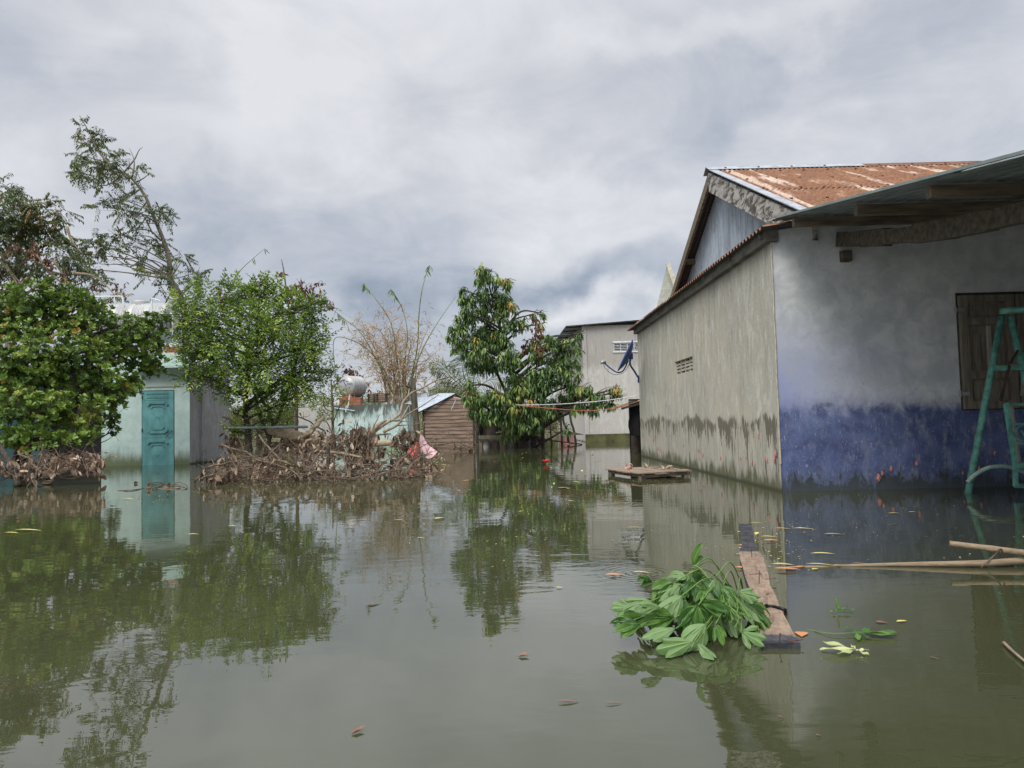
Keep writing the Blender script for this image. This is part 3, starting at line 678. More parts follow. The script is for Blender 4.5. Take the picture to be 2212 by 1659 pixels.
# ================================================================== pale green outhouse with turquoise door
OY = 17.05; oz = 2.62; OX0, OX1 = -9.78, -7.68
oh = Thing('outhouse', 'pale green outhouse with turquoise door and mossy waterline', 'outhouse', (OX0, OY, 0))
dz = P(340, 843, OY)[2]; dx0, dx1 = P(306,930,OY)[0], P(377,930,OY)[0]
mb = MB(); wall_holes(mb, (OX0,OY,-.5), (1,0,0), OX1-OX0, 0, oz+.5, [(dx0-OX0, dx1-OX0, .0, dz+.5)], .12, (0,-1,0)); mb.poly([A(OX0,OY,-.5), A(OX0,OY,oz), A(OX0,OY+1.6,oz), A(OX0,OY+1.6,-.5)]); mb.poly([A(OX0,OY,oz), A(OX1,OY,oz), A(-7.32,OY+1.5,oz), A(OX0,OY+1.6,oz)])
oh.part('front_wall', mb, M['teal_wall'])
mb = MB(); B1 = A(-7.33, 18.55, 0); mb.prism([A(OX1+.003,OY+.004,-.5), A(OX1+.003,OY+.004,2.30), A(B1[0],B1[1],2.42), A(B1[0],B1[1],-.5)], (-.1,.03,0)); oh.part('side_wall', mb, M['grey_cement'])
mb = MB(); mb.bbox(OX1-1.25, OX1+.05, OY-.28, OY, 2.28, 2.335); mb.bbox(OX1-1.25, OX1+.02, OY-.03, OY-.002, 2.337, 2.66)
oh.part('canopy', mb, M['teal_wall'])
mb = MB(); mb.bar((dx0-.35, OY-.006, dz+.075), (dx1+.2, OY-.006, dz+.075), .008, .02); oh.part('pipe_run', mb, plain('brownish pipe', (.25,.2,.17), .2, 8))
# door leaf with pressed panels
W_ = dx1-dx0-.03; mb = MB(); yb = OY+.03
mb.bbox(dx0+.005, dx0+.005+W_, yb-.02, yb+.02, -.45, dz-.012)
def octo(xc, zc_, w, h, ch, r, yy):
    x0, x1, z0, z1 = xc-w/2, xc+w/2, zc_-h/2, zc_+h/2
    pts = [A(x0+ch,yy,z0),A(x1-ch,yy,z0),A(x1,yy,z0+ch),A(x1,yy,z1-ch),A(x1-ch,yy,z1),A(x0+ch,yy,z1),A(x0,yy,z1-ch),A(x0,yy,z0+ch)]
    for i in range(8): mb.bar(pts[i], pts[(i+1)%8], r, r)
xc = dx0+W_/2; yf = yb-.022
pzf = lambda Y: P(340, (730+.3134*Y)/1.1573, OY)[2]
octo(xc, pzf(825), W_*.74, .10, .02, .018, yf); octo(xc, pzf(825), W_*.62, .05, .01, .010, yf)
cz = (pzf(885)+pzf(1120))/2; hh = pzf(885)-pzf(1120); octo(xc, cz, W_*.64, hh, .06, .045, yf); octo(xc, cz, W_*.42, hh*.78, .05, .024, yf)
octo(xc, cz, .09, .05, .02, .012, yf)
cz2 = pzf(1190)-hh/2; octo(xc, cz2, W_*.64, hh, .06, .045, yf); octo(xc, cz2, W_*.42, hh*.78, .05, .024, yf); octo(xc, cz2, .08, .05, .02, .012, yf)
for Y in (860, 1160): mb.bar((dx0+.01,yf,pzf(Y)), (dx0+W_,yf,pzf(Y)), .006, .012)
door = oh.part('door', mb, M['teal_door'])
mb = MB(); hx = dx0+W_*.86; mb.tube([(hx-.05,yf-.03,pzf(1155)), (hx+.02,yf-.035,pzf(1135)), (hx+.08,yf-.02,pzf(1105))], .009, 6); oh.part('handle', mb, M['dark_wood'], parent=door)
for Y in (835, 1100):
    mb = MB(); mb.tube([(dx0+.008,yf-.01,pzf(Y)-.04), (dx0+.008,yf-.01,pzf(Y)+.04)], .011, 6); oh.part('hinge', mb, M['dark_wood'], parent=door)
mb = MB(); mb.bbox(dx0-.2, dx1+.2, OY+.118, OY+.125, -.5, dz+.1); oh.part('dark_interior', mb, M['black'])
mb = MB(); hx = -7.56; mb.tube([A(-7.55,17.42,0.05), A(-7.55,17.42,2.15)], .018, 6); mb.tube(spline([A(-7.52,17.45,.25), A(-7.46,17.45,.32), A(-7.48,17.45,.18), A(-7.54,17.45,.0)], 5), .012, 6)
oh.part('drain_pipe', mb, M['metal_grey'])
mb = MB(); bz = P(371,756,OY)[2]; bx = P(371,756,OY)[0]; mb.bbox(bx-.14, bx+.14, OY+.02, OY+.2, bz-.17, bz+.07)
single('brick_stack', mb, M['brick'], 'short stack of red bricks on the outhouse roof below the ribbed tank', 'bricks', (bx, OY+.1, 2.62))
def tank(name_lab, c0, axis, r, L, mats, rows, ribs, logo=False, hatch=True):
    t_ = Thing('water_tank', name_lab, 'water tank', (c0[0], c0[1], c0[2]-r-.2)); axis = unit(axis); prof = [(.001,-L/2-.09),(r*.45,-L/2-.08),(r*.85,-L/2-.03),(r*.97,-L/2+.01)]
    hs = np.linspace(-L/2+.03, L/2-.03, 121)
    for h in hs:
        k = (h+L/2)/L*rows; on = .5+.5*math.cos((k % 1)*2*math.pi*ribs); band = 1 if (k % 1) < .72 else 0
        prof.append((r-(.022*on*band), h))
    prof += [(r*.97,L/2-.01),(r*.85,L/2+.03),(r*.45,L/2+.08),(.001,L/2+.09)]
    mb = MB(); mb.lathe(prof, c0, axis, 40); body = t_.part('tank_body', mb, mats, smooth=True)
    if hatch:
        mb = MB(); mb.lathe([(.001,.09),(.19,.085),(.2,.05),(.2,-.02)], A(*c0)+A(0,0,r-.03), (0,0,1), 24); t_.part('lid', mb, mats, smooth=True)
    mb = MB()
    for s in (-1, 1):
        p = A(*c0)+axis*s*L*.33; side = unit(np.cross(axis, A(0,0,1)))
        mb = MB()
        for q_ in (-1, 1): mb.bar(p+side*q_*r*.75+A(0,0,-r-.2), p+side*q_*r*.62+A(0,0,-r*.66), .04, .04, up=axis)
        mb.bar(p-side*r*.75+A(0,0,-r-.06), p+side*r*.75+A(0,0,-r-.06), .04, .03); t_.part('stand', mb, M['metal_grey'])
    return t_
tc0 = P(302, 694, 17.7); tz = P(302,653,17.7)[2]
tank('large white ribbed steel water tank lying on the outhouse roof', (tc0[0], 17.75, tz-.52), (1,.05,0), .50, 1.55, M['tank'], 4, 5)
fr = Thing('pipe_frame', 'thin white pipe frame standing beside the ribbed rooftop tank', 'pipe frame', (-9.9, 17.2, 2.6))
z2 = lambda X, Y, d=17.15: P((.3134*X)/1.1573, (730+.3134*Y)/1.1573, d)
mb = MB(); mb.tube([z2(700,38,17.4), z2(975,34,17.4)], .017, 6); mb.tube([z2(975,34,17.4), z2(985,90,17.4), z2(990,300,17.4)], .017, 6); mb.tube([z2(912,38,17.6), z2(918,90,17.6)], .012, 6); fr.part('rail', mb, M['white_pipe'])
mb = MB(); mb.tube([z2(1210,48), z2(1212,330)], .018, 6); mb.tube([z2(1205,50), z2(1280,70)], .014, 6); mb.tube(spline([z2(1355,165), z2(1375,190), z2(1378,300), z2(1380,420)], 4), .014, 6); fr.part('riser', mb, M['white_pipe'])

# turquoise hut behind the broad leaved bush
hut = Thing('turquoise_hut', 'dark turquoise hut half hidden behind the broad leaved bush', 'hut', (-12, 18.2, 0))
mb = MB(); mb.bbox(-15.5, -11.5, 18.0, 18.15, -.5, 2.5); hut.part('wall', mb, plain('dark turquoise boards', (.012,.048,.054), .3, 3, .7, 0, (6,6,1)))
mb = MB(); mb.bbox(-11.5, -9.8, 17.9, 18.0, -.5, 2.6); hut.part('recess_shade_panel', mb, M['black'])  # flat black sheet standing in for the shade in the gap
hut.part('roof_sheet', corr((-15.6,17.5,2.45), (1,0,0), (0,1,.25), 5.8, 2.4, amp=.012, seed=21, up=(0,0,1)), M['galv'], smooth=True)

# ================================================================== mint wall, tank, bricks, crate
MY = 22.2; ml, mr = P(716,930,MY)[0], P(881,930,MY)[0]; mz = P(800,874,MY)[2]
mw = Thing('mint_wall', 'low mint green wall stained with black mould along its top', 'wall', ((ml+mr)/2, MY, 0))
mb = MB(); mb.bbox(ml, mr, MY, MY+.16, -.5, mz); mb.bbox(ml, ml+.16, MY+.16, MY+2.2, -.5, mz-.003); mb.bbox(mr-.16, mr, MY+.16, MY+2.2, -.5, mz-.003); mw.part('plaster', mb, M['mint_wall'])
mb = MB(); mb.bbox(ml+.16, mr-.16, MY+.16, MY+2.2, mz-.2, mz-.08); mw.part('slab', mb, M['concrete_dark'])
zz3 = lambda X, Y, d: P((800+.13562*X)/1.1573, (880+.13562*Y)/1.1573, d)
mb = MB(); mb.tube([zz3(550,790,MY-.1), zz3(512,1030,MY-.1)], .02, 6); mb.tube([zz3(485,985,MY-.05), zz3(478,1110,MY-.05)], .017, 6); mb.tube([zz3(265,1030,MY-.05), zz3(640,1083,MY-.05)], .014, 6)
mw.part('water_pipe', mb, M['white_pipe'])
b0, b1 = zz3(385,955,MY+.4), zz3(815,825,MY+.4); mb = MB(); rng = np.random.default_rng(3)
mb.bbox(b0[0], b1[0]-.08, MY+.2, MY+.5, mz-.0, b1[2]-.02); mb.bbox(b0[0]+.1, b1[0]-.35, MY+.22, MY+.5, b1[2]-.02, b1[2]+.03)
single('brick_stack', mb, M['brick'], 'stack of orange bricks under the round tank on the mint wall', 'bricks', ((b0[0]+b1[0])/2, MY+.35, mz-.001))
tcen = zz3(600,640,MY+.75); tk = tank('plump white water tank above orange bricks on the mint wall', tcen, (.45,.9,0), .345, .62, M['tank'], 2, 3, hatch=False)
mb = MB(); e = -unit(A(.45,.9,0)); sd = A(.9,-.45,0)/1.006
def onface(u, v): return A(*tcen)+e*(.31+.095-.35*(u*u+v*v))+sd*u+A(0,0,v)
for pl in ([(-.20,.13),(-.14,.18),(-.05,.21),(.02,.20)], [(-.03,.19),(0,.10),(.05,.05),(.08,.0)], [(.06,.17),(.14,.14)]):
    mb.tube(spline([onface(u, v) for u, v in pl], 4), .011, 5)
for k in range(4): mb.tube([onface(.13+k*.05,.09), onface(.13+k*.05,.045)], .008, 5); mb.tube([onface(.12+k*.05,.09), onface(.145+k*.05,.088)], .007, 5)
tk.part('blue_lettering', mb, M['blue_paint'])
k0, k1 = zz3(895,920,MY+.9), zz3(1215,765,MY+.9); cr = Thing('wooden_crate', 'brown slatted crate standing on the mint wall beside the bricks', 'crate', ((k0[0]+k1[0])/2, MY+.9, k0[2]))
mb = MB(); wd = k1[0]-k0[0]; ht = k1[2]-k0[2]
for i in range(4): mb.bbox(k0[0], k1[0], MY+.90, MY+.92, k0[2]+ht*(i+.06)/4, k0[2]+ht*(i+.92)/4)
cr.part('slats', mb, M['plank_wall'])
mb = MB()
for f_ in (0, .33, .5, 1): mb.bbox(k0[0]+wd*f_-.025, k0[0]+wd*f_+.025, MY+.87, MY+.898, k0[2], k1[2])
mb.bbox(k0[0]-.03, k1[0]+.03, MY+.93, MY+1.3, k1[2]-.03, k1[2]+.01); mb.bbox(k0[0]+.01, k1[0]-.01, MY+.93, MY+1.28, k0[2], k1[2]-.03)
cr.part('frame', mb, M['dark_wood'])
# low wall far behind, left of the mint wall
mb = MB(); g0 = P(690,880,26); mb.bbox(g0[0]-.9, g0[0]+.5, 26, 26.2, -.4, g0[2]); single('grey_wall', mb, M['far_cement'], 'low grey wall far behind the heap beside the mint wall', 'wall')

# ================================================================== plank shed
SYY = 26.0; sx0, sx1 = P(916,930,SYY)[0], P(1023,930,SYY)[0]; shd = Thing('plank_shed', 'brown clapboard shed with a grey corrugated roof', 'shed', ((sx0+sx1)/2, SYY, 0))
zl, zp, zr = P(914,886,SYY)[2], P(982,853,SYY)[2], P(1024,874,SYY)[2]; xp = P(982,853,SYY)[0]
mb = MB(); nb = 11; rng = np.random.default_rng(31)
topz = lambda x: zl+(zp-zl)*(x-sx0)/(xp-sx0) if x < xp else zp+(zr-zp)*(x-xp)/(sx1-xp)
for i in range(-2, nb+2):
    z0 = i*.135; z1 = z0+.150
    def xr(z):    # span where the roof line is above z
        if z <= zl: a_ = sx0
        elif z < zp: a_ = sx0+(z-zl)/(zp-zl)*(xp-sx0)
        else: return None
        b_ = sx1 if z <= zr else xp+(zp-z)/(zp-zr)*(sx1-xp); return a_, b_
    lo, hi = xr(z0), xr(min(z1, zp-.005))
    if lo is None or hi is None or z0 > zp-.03: continue
    j = rng.uniform(-.012, .012, 4); tl = .012
    mb.prism([A(lo[0],SYY-.03,z0+j[0]), A(lo[1]+j[1],SYY-.03,z0+j[2]*.5), A(hi[1]+j[1],SYY-.008,min(z1,zp-.005)), A(hi[0],SYY-.008,min(z1,zp-.005))], (0,.018,0), rnd=rng.random())
shd.part('siding', mb, M['plank_wall'])
mb = MB(); mb.bbox(sx0+.02, sx1-.02, SYY+.03, SYY+.06, -.4, zl-.02); mb.bbox(sx1-.02, sx1+.06, SYY-.06, SYY+.03, -.4, zr); mb.bbox(sx0-.04, sx0+.02, SYY-.05, SYY+.03, -.4, zl)
shd.part('corner_posts', mb, M['dark_wood'])
qa, qb, qc, qd = P(908,889,25.85), P(983,850,26.1), P(880,849,28.8), P(800,884,28.4)
n = 60; G = []
for v in np.linspace(0, 1, 4):
    row = []
    for i in range(n*6+1):
        u = i/(n*6); p = (qa*(1-v)+qb*v)*(1-u)+(qd*(1-v)+qc*v)*u; row.append(p+A(0,0,.014*math.sin(u*n*2*math.pi)))
    G.append(row)
mb = MB(); mb.grid(G); shd.part('roof_sheet', mb, M['galv'], smooth=True)
mb = MB(); mb.bar(P(903,892,25.8), P(984,852,26.0), .05, .045); mb.bar(P(983,852,26.0), P(1028,876,25.9), .05, .045); shd.part('verge_board', mb, M['black'])

# post with a stub arm
pt0, pt1 = P(905,990,17.5), P(890,818,17.5); mb = MB(); mb.tube(spline([A(pt0[0],17.5,-.4), pt0, (pt0+pt1)/2+A(.01,0,0), pt1], 4), .08, 10)
ps = Thing('wooden_post', 'weathered grey wooden post with a short stub arm near its top', 'post', (pt0[0], 17.5, 0)); ps.part('pole', mb, M['post'], smooth=True)
mb = MB(); mb.tube([zz3(1575,625,17.4), zz3(1670,655,17.45)], .026, 7); ps.part('stub_arm', mb, M['dark_wood'])

# horizontal pipe across
mb = MB(); mb.tube([P(482,925,15.9), P(575,923,15.95), P(665,922,16.0)], .03, 8); single('scaffold_pipe', mb, plain('grey green pipe', (.13,.17,.16), .2, 9, .5), 'thin grey pipe running level through the small leaved tree', 'pipe', smooth=True)

# ================================================================== things under the mango tree
q5 = lambda X, Y, d: P((1180+.13562*X)/1.1573, (980+.13562*Y)/1.1573, d)
bn = Thing('wooden_bench', 'low dark wooden bench standing in the water beside the plank shed', 'bench', q5(350,1010,23)*A(1,1,0))
a, b = q5(135,860,23), q5(600,860,23); mb = MB(); mb.bbox(a[0], b[0], 22.95, 23.6, a[2]-.06, a[2]+.06); mb.bbox(a[0]-.02, b[0]+.02, 22.93, 22.95, a[2]-.02, a[2]+.1); bn.part('seat', mb, M['old_wood'])
for X in (155, 545):
    mb = MB(); p = q5(X,950,23.0); mb.bbox(p[0]-.05, p[0]+.05, 23.0, 23.1, -.4, a[2]-.06); bn.part('leg', mb, M['old_wood'])
mb = MB(); p = q5(240,950,23.1); mb.lathe([(.001,.34),(.07,.33),(.13,.22),(.16,.0),(.16,-.3)], A(p[0],23.2,-.02), (0,0,1), 12); single('cement_jar', mb, M['far_cement'], 'pale rounded cement block under the dark wooden bench', 'block', smooth=True)
cp = Thing('animal_pen', 'dark tarp covered pen behind the bench under the mango tree', 'pen', q5(400,900,24.2)*A(1,1,0))
a, b = q5(130,470,24.2), q5(1300,1000,24.2)
tarp = plain('dirty brown tarp', (.040,.030,.024), .5, 4, .8)
b = b+A(-.0,0,0); mb = MB(); G = [[A(a[0]+(b[0]-a[0])*i/24, 24.2+.08*math.sin(i*1.7)+.04*j*math.sin(i), -.3+(a[2]+.35)*(j/6)+.06*math.sin(i*.9)*(j/6)) for i in range(25)] for j in range(7)]; mb.grid(G); cp.part('tarp', mb, tarp, smooth=True)
for X in (95, 700, 1080):
    mb = MB(); p = q5(X,900,24.0); mb.tube([A(p[0],24,-.4), A(p[0]+.03,24,a[2]+.15)], .06, 8); cp.part('post', mb, M['dark_wood'])
mb = MB(); mb.bar(q5(440,752,23.8), q5(830,672,23.8), .05, .04); mb.bar(q5(130,480,24), q5(700,440,24), .05, .05); cp.part('rail', mb, M['old_wood'])
mb = MB(); mb.grid([[q5(60+X*.32,230+Y*.2+12*math.sin(X*.02),24.6) for X in range(0, 1000, 50)] for Y in range(0, 550, 90)]); cp.part('plastic_sheet', mb, plain('torn pale sheet', (.33,.32,.31), .4, 4, .7), smooth=True)
# wire mesh
wm = MB(); x0, x1 = q5(640,900,22.6)[0], q5(1200,900,22.6)[0]; H_ = .42
for k in np.arange(-H_, x1-x0, .075):
    for sgn in (1, -1):
        pa, pb = (0, H_) if sgn > 0 else (H_, 0)
        s0, s1 = max(0, -k), min(H_, x1-x0-k)
        if s1-s0 < .03: continue
        f = lambda s_: A(x0+k+s_, 22.6+.05*math.sin((k+s_)*5), -.03+(s_ if sgn > 0 else H_-s_)+.05*math.sin((k+s_)*4))
        wm.tube([f(s_) for s_ in np.linspace(s0, s1, 4)], .0055, 4, cap=False)
single('wire_mesh', wm, M['metal_grey'], 'sagging diamond wire mesh at the foot of the mango tree', 'wire mesh', (x0+.5, 22.6, -.05))
def stick(pts, r0, r1, m, label, cat='stick', group=None, nm='stick', seg=6):
    mb = MB(); s_ = spline(pts, 4); mb.tube(s_, taper(len(s_), r0, r1), seg); return single(nm, mb, m, label, cat, None, group, smooth=True)
for X, pts, lab in ((0, [(1630,480),(1640,600),(1648,720),(1660,960)], 'short forked dark stake before the pale cement wall'), (1, [(1675,400),(1690,560),(1740,690),(1780,930)], 'bent dark stake between two thinner ones by the cement wall'), (2, [(1800,390),(1830,560),(1880,720),(1925,1020)], 'longest leaning dark stake by the pale cement wall')):
    stick([q5(x_, y_, 24.6) for x_, y_ in pts], .04, .045, M['bark_dark'], lab, 'stake', 'stakes by the cement wall', 'stake')
stick([q5(1590,500,24.6), q5(1625,560,24.6)], .03, .04, M['bark_dark'], 'small side prong at the tip of a forked stake', 'stake', 'stakes by the cement wall', 'stake')
mb = MB(); mb.prism([q5(1530,730,24), q5(1800,725,24), q5(2080,785,24), q5(1800,800,24), q5(1560,770,24)], (0,.35,0)); single('plank', mb, M['old_wood'], 'broad grey driftwood plank against the stakes by the cement wall', 'plank')
stick([q5(1240,855,23.4), q5(1600,910,23.4), q5(2030,965,23.4)], .03, .022, M['dark_wood'], 'long dark stick half in the water below the driftwood plank')
stick([q5(1380,640,23.6), q5(1600,760,23.6)], .025, .02, M['old_wood'], 'pale slanting stick behind the wire mesh')
stick([q5(1300,605,23.6), q5(1440,605,23.6)], .02, .02, M['old_wood'], 'short level stick above the slanting pale one')
stick([q5(1440,600,23.6), q5(1470,1000,23.6)], .03, .03, M['bark_dark'], 'upright dark stick in the tangle right of the wire mesh')
mb = MB(); a = q5(1610,1000,25.2); b = q5(1900,800,25.2); mb.bbox(a[0], b[0], 25.2, 25.3, -.3, b[2]); single('brick_curb', mb, plain('pinkish stained boards', (.27,.16,.13), .5, 4, .9, 0, (7,7,.6)), 'low pink stained boards behind the stakes', 'boards')
pink = plain('pink plastic crate', (.52,.36,.36), .2, 20, .6)
for k, (X, Y, s_) in enumerate(((1258,785,.13), (1285,1000,.14))):
    p = q5(X,Y,22.5); mb = MB(); mb.add([p+A(-s_,0,.0), p+A(0,-.05,s_*.95), p+A(s_,0,-.02), p+A(0,.1,-s_*.6)], [[0,1,2],[0,2,3],[0,3,1],[1,3,2]])
    for j in range(5): mb.box(p+A(-.04+j*.022,-.04,.02+.02*(j%2)), (.012,.02,.014), mat=1)
    single('plastic_scrap', mb, [pink, M['black']], ['small pale dotted plastic scrap caught above the wire mesh', 'pale dotted plastic scrap floating beside the wire mesh'][k], 'plastic scrap')
for k, (X, Y, w_, c_, lab) in enumerate(((1725,965,.10,(.55,.10,.09),'red plastic scrap under the long dark stick'), (1160,985,.16,(.33,.21,.2),'crumpled brownish pink rag floating by the wire mesh'), (880,620,.06,(.35,.12,.08),'rust red rag hanging in the mango trunks'))):
    p = q5(X,Y,22.7); rng = np.random.default_rng(k+50)
    G = [[p+A((i/5-.5)*2*w_, .1*(j/4-.5)+rng.uniform(-.02,.02), w_*.45*math.sin(math.pi*i/5)*math.sin(math.pi*j/4)+rng.uniform(0,.02)+(.0 if k < 2 else -.1*j/4)) for i in range(6)] for j in range(5)]
    mb = MB(); mb.grid(G); single('rag', mb, plain(f'rag cloth {k}', c_, .3, 20, .7), lab, 'rag', smooth=True)
# washing lines
def rope(pts, r, m, lab, base): 
    mb = MB(); mb.tube(spline(pts, 10), r, 5); return single('clothes_line', mb, m, lab, 'rope', base, 'ropes strung to the house')
z4 = lambda X, Y, d: P((1050+.3919*X)/1.1573, (600+.3919*Y)/1.1573, d)
rope([z4(215,1003,25.6), z4(380,1034,23.5), z4(580,1051,21.4), z4(800,1050,19.6), z4(1000,1040,18.2), z4(1200,1022,16.8), z4(1392,992,15.85)], .009, M['vent_white'], 'white rope sagging from the shed roof to the cement wall', None)
rope([z4(215,1010,25.6), z4(400,1045,23.4), z4(620,1056,21.2), z4(850,1076,19.6), z4(1060,1088,18.2), z4(1250,1075,17.0)], .008, plain('faded red rope', (.42,.12,.08), .2, 20, .7), 'faded red rope hanging just below the white one', None)
p = z4(215,1003,25.55); mb = MB(); mb.tube(spline([p, p+A(.06,0,-.1), p+A(-.05,0,-.35), p+A(-.1,0,-.45)], 5), .01, 5); single('rope_tail', mb, M['vent_white'], 'loose white rope end hanging by the shed roof', 'rope')

# pink cloth over the branches near the post
q3 = lambda X, Y, d: P((480+.3858*X)/1.1573, (600+.3858*Y)/1.1573, d)
def cloth(pts_rows, m, lab, nm='cloth'):
    mb = MB(); rows = [spline(r_, 6) for r_ in pts_rows]; G = np.array(rows); k = G.shape[1]
    for i in range(G.shape[0]): G[i,:,1] += .04*np.sin(np.arange(k)*1.1+i)
    mb.grid(G); return single(nm, mb, m, lab, 'cloth', smooth=True)
pk = plain('washed pink cloth', (.50,.33,.34), .3, 14, .85); rd = plain('red checked cloth', (.50,.10,.09), .45, 30, .85)
cloth([[q3(1475,1258,15.9), q3(1485,1262,15.8), q3(1495,1266,15.8)], [q3(1470,1310,15.9), q3(1495,1320,15.7), q3(1525,1325,15.8)], [q3(1480,1360,15.8), q3(1520,1375,15.6), q3(1560,1350,15.7)], [q3(1490,1405,15.7), q3(1545,1415,15.5), q3(1592,1372,15.6)]], pk, 'washed pink cloth draped on the dead branches by the post')
cloth([[q3(1440,1302,15.9), q3(1452,1304,15.8), q3(1465,1312,15.9)], [q3(1410,1345,15.8), q3(1435,1350,15.7), q3(1465,1355,15.8)], [q3(1375,1392,15.7), q3(1415,1410,15.6), q3(1465,1420,15.7)], [q3(1400,1400,15.7), q3(1430,1430,15.6), q3(1462,1440,15.7)]], rd, 'red checked cloth hanging beside the washed pink one')

# ================================================================== raft with a sandal on it
rc, rr_, rl = W(1386,1036), W(1491,1030), W(1312,1025); rx, ry = unit((rr_-rc)*A(1,1,0)), unit((rl-rc)*A(1,1,0)); Lx, Ly = np.linalg.norm(rr_-rc), np.linalg.norm(rl-rc)
rt = P(1396,1019,rc[1])[2]*.78; raft = Thing('pallet_raft', 'low slatted wooden pallet standing in the water by the cement wall', 'pallet', rc*A(1,1,0))
pp = lambda u, v, z: A(rc[0],rc[1],0)+rx*u+ry*v+A(0,0,z)
rng = np.random.default_rng(9)
for k in range(9):
    v = Ly*(k+.5)/9; mb = MB(); mb.bar(pp(-.04+rng.uniform(-.02,.02),v,rt), pp(Lx+.04+rng.uniform(-.03,.03),v+rng.uniform(-.01,.01),rt+rng.uniform(-.003,.004)), Ly/9*.86, .016); raft.part('slat', mb, M['raft_wood'])
for u in (.03, Lx-.03):
    mb = MB(); mb.bar(pp(u,0,rt-.035), pp(u,Ly,rt-.035), .035, .05); raft.part('beam', mb, M['beam'])
for u, v in ((.04,.05), (Lx-.05,.05), (.04,Ly-.06), (Lx-.05,Ly-.06), (Lx*.5,Ly*.5)):
    mb = MB(); mb.bar(pp(u,v,-.3), pp(u,v,rt-.04), .07, .09, up=tuple(ry)); raft.part('leg', mb, M['old_wood'])
mb = MB(); mb.bar(pp(.0,.0,.035), pp(Lx,.02,.05), .03, .035); raft.part('lower_rail', mb, M['dark_wood'])
sc = W(1375,1001,rt+.01); sc = pp(Lx*.26, Ly*.72, rt+.012); sal = plain('salmon rubber', (.55,.28,.22), .15, 20, .6)
sd_ = Thing('sandal', 'salmon pink sandal left on the slatted pallet', 'sandal', sc)
prof = [(-.035,-.11),(-.04,-.04),(-.045,.05),(-.042,.10),(-.02,.13),(.02,.13),(.042,.10),(.045,.05),(.036,-.04),(.03,-.11),(.0,-.13)]
mb = MB(); mb.prism([sc+A(x_*1.0+y_*.3, y_*.95, 0) for x_, y_ in prof], (0,0,.028)); sd_.part('sole', mb, sal)
mb = MB(); G = []
for i in range(9):
    a_ = math.pi*i/8; G.append([sc+A(-.046*math.cos(a_)+.015+k*.012, .02+k*.03, .028+.048*math.sin(a_)) for k in range(3)])
mb.grid(G); sd_.part('strap', mb, sal, smooth=True)
# ================================================================== foliage tools
def lf(pts, faces, vein=None): return np.array(pts, float), [np.array(f) for f in faces], (np.array(vein, float) if vein is not None else 0.0)
T_DIAMOND = lf([(0,0,0),(-.5,.45,.10),(.5,.45,.10),(0,.5,0),(0,1,-.12)], [[[0,3,1],[0,2,3],[3,4,1],[2,4,3]]])
T_OBOV = lf([(0,0,0),(-.26,.35,.06),(.26,.35,.06),(-.5,.72,.10),(.5,.72,.10),(-.27,.96,.03),(.27,.96,.03),(0,.6,0),(0,1,-.04)],
            [[[0,7,3,1],[0,2,4,7],[7,8,5,3],[7,4,6,8]]])
T_LANC = lf([(0,0,0),(-.42,.28,.06),(.42,.28,.06),(-.5,.5,.02),(.5,.5,.02),(-.3,.78,-.12),(.3,.78,-.12),(0,.3,.02),(0,.55,-.04),(0,.8,-.17),(0,1,-.32)],
            [[[0,7,1],[0,2,7],[5,9,10],[9,6,10]], [[1,7,8,3],[7,2,4,8],[3,8,9,5],[8,4,6,9]]])
T_CURL = lf([(0,0,0),(-.42,.3,.30),(.38,.3,.22),(-.36,.65,.34),(.45,.65,.18),(0,.35,0),(.05,.7,.05),(.1,1,.28)],
            [[[0,5,1],[0,2,5],[3,6,7],[6,4,7]], [[1,5,6,3],[5,2,4,6]]])
def leaves(mb, pos, d, nrm, L, Wd, T, rnd, mat=0):
    pos, d, nrm = (np.asarray(q, float).reshape(-1, 3) for q in (pos, d, nrm)); n = len(pos)
    if n == 0: return
    d = unit(d); x = unit(np.cross(d, nrm)); z = np.cross(x, d)
    L = np.broadcast_to(L, (n,)); Wd = np.broadcast_to(Wd, (n,)); tv, tf, _ = T; k = len(tv)
    V = pos[:,None,:] + tv[None,:,0,None]*Wd[:,None,None]*x[:,None,:] + tv[None,:,1,None]*L[:,None,None]*d[:,None,:] + tv[None,:,2,None]*L[:,None,None]*z[:,None,:]
    fs = [(f[None] + (np.arange(n)*k)[:,None,None]).reshape(-1, f.shape[-1]) for f in tf]
    mb.add(V.reshape(-1,3), fs, np.repeat(np.broadcast_to(rnd, (n,)), k), mat)
def rdir(rng, n): return unit(rng.standard_normal((n, 3)))
def twigs(mb, a, b, r, n=3):
    """many thin straight prisms a->b"""
    a, b = np.asarray(a, float), np.asarray(b, float); m = len(a)
    if m == 0: return
    d = unit(b-a); ref = np.where(np.abs(d[:,2:3]) < .9, A(0,0,1)[None], A(1,0,0)[None]); x = unit(np.cross(d, ref)); y = np.cross(x, d)
    ang = np.arange(n)*2*math.pi/n; rr = np.broadcast_to(r, (m,))[:,None,None]
    ring = np.cos(ang)[None,:,None]*x[:,None,:] + np.sin(ang)[None,:,None]*y[:,None,:]
    V = np.concatenate([a[:,None,:]+ring*rr, b[:,None,:]+ring*rr*.5], 1).reshape(-1, 3)
    j = np.arange(n); q = np.stack([j, (j+1)%n, n+(j+1)%n, n+j], -1); mb.add(V, [(q[None]+(np.arange(m)*2*n)[:,None,None]).reshape(-1, 4)])
def ell(px, py, rx, ry, d, k=.85):
    c = P(px, py, d); return (c, A(rx*d/F_PX, (rx+ry)/2*d/F_PX*k, ry*d/F_PX))
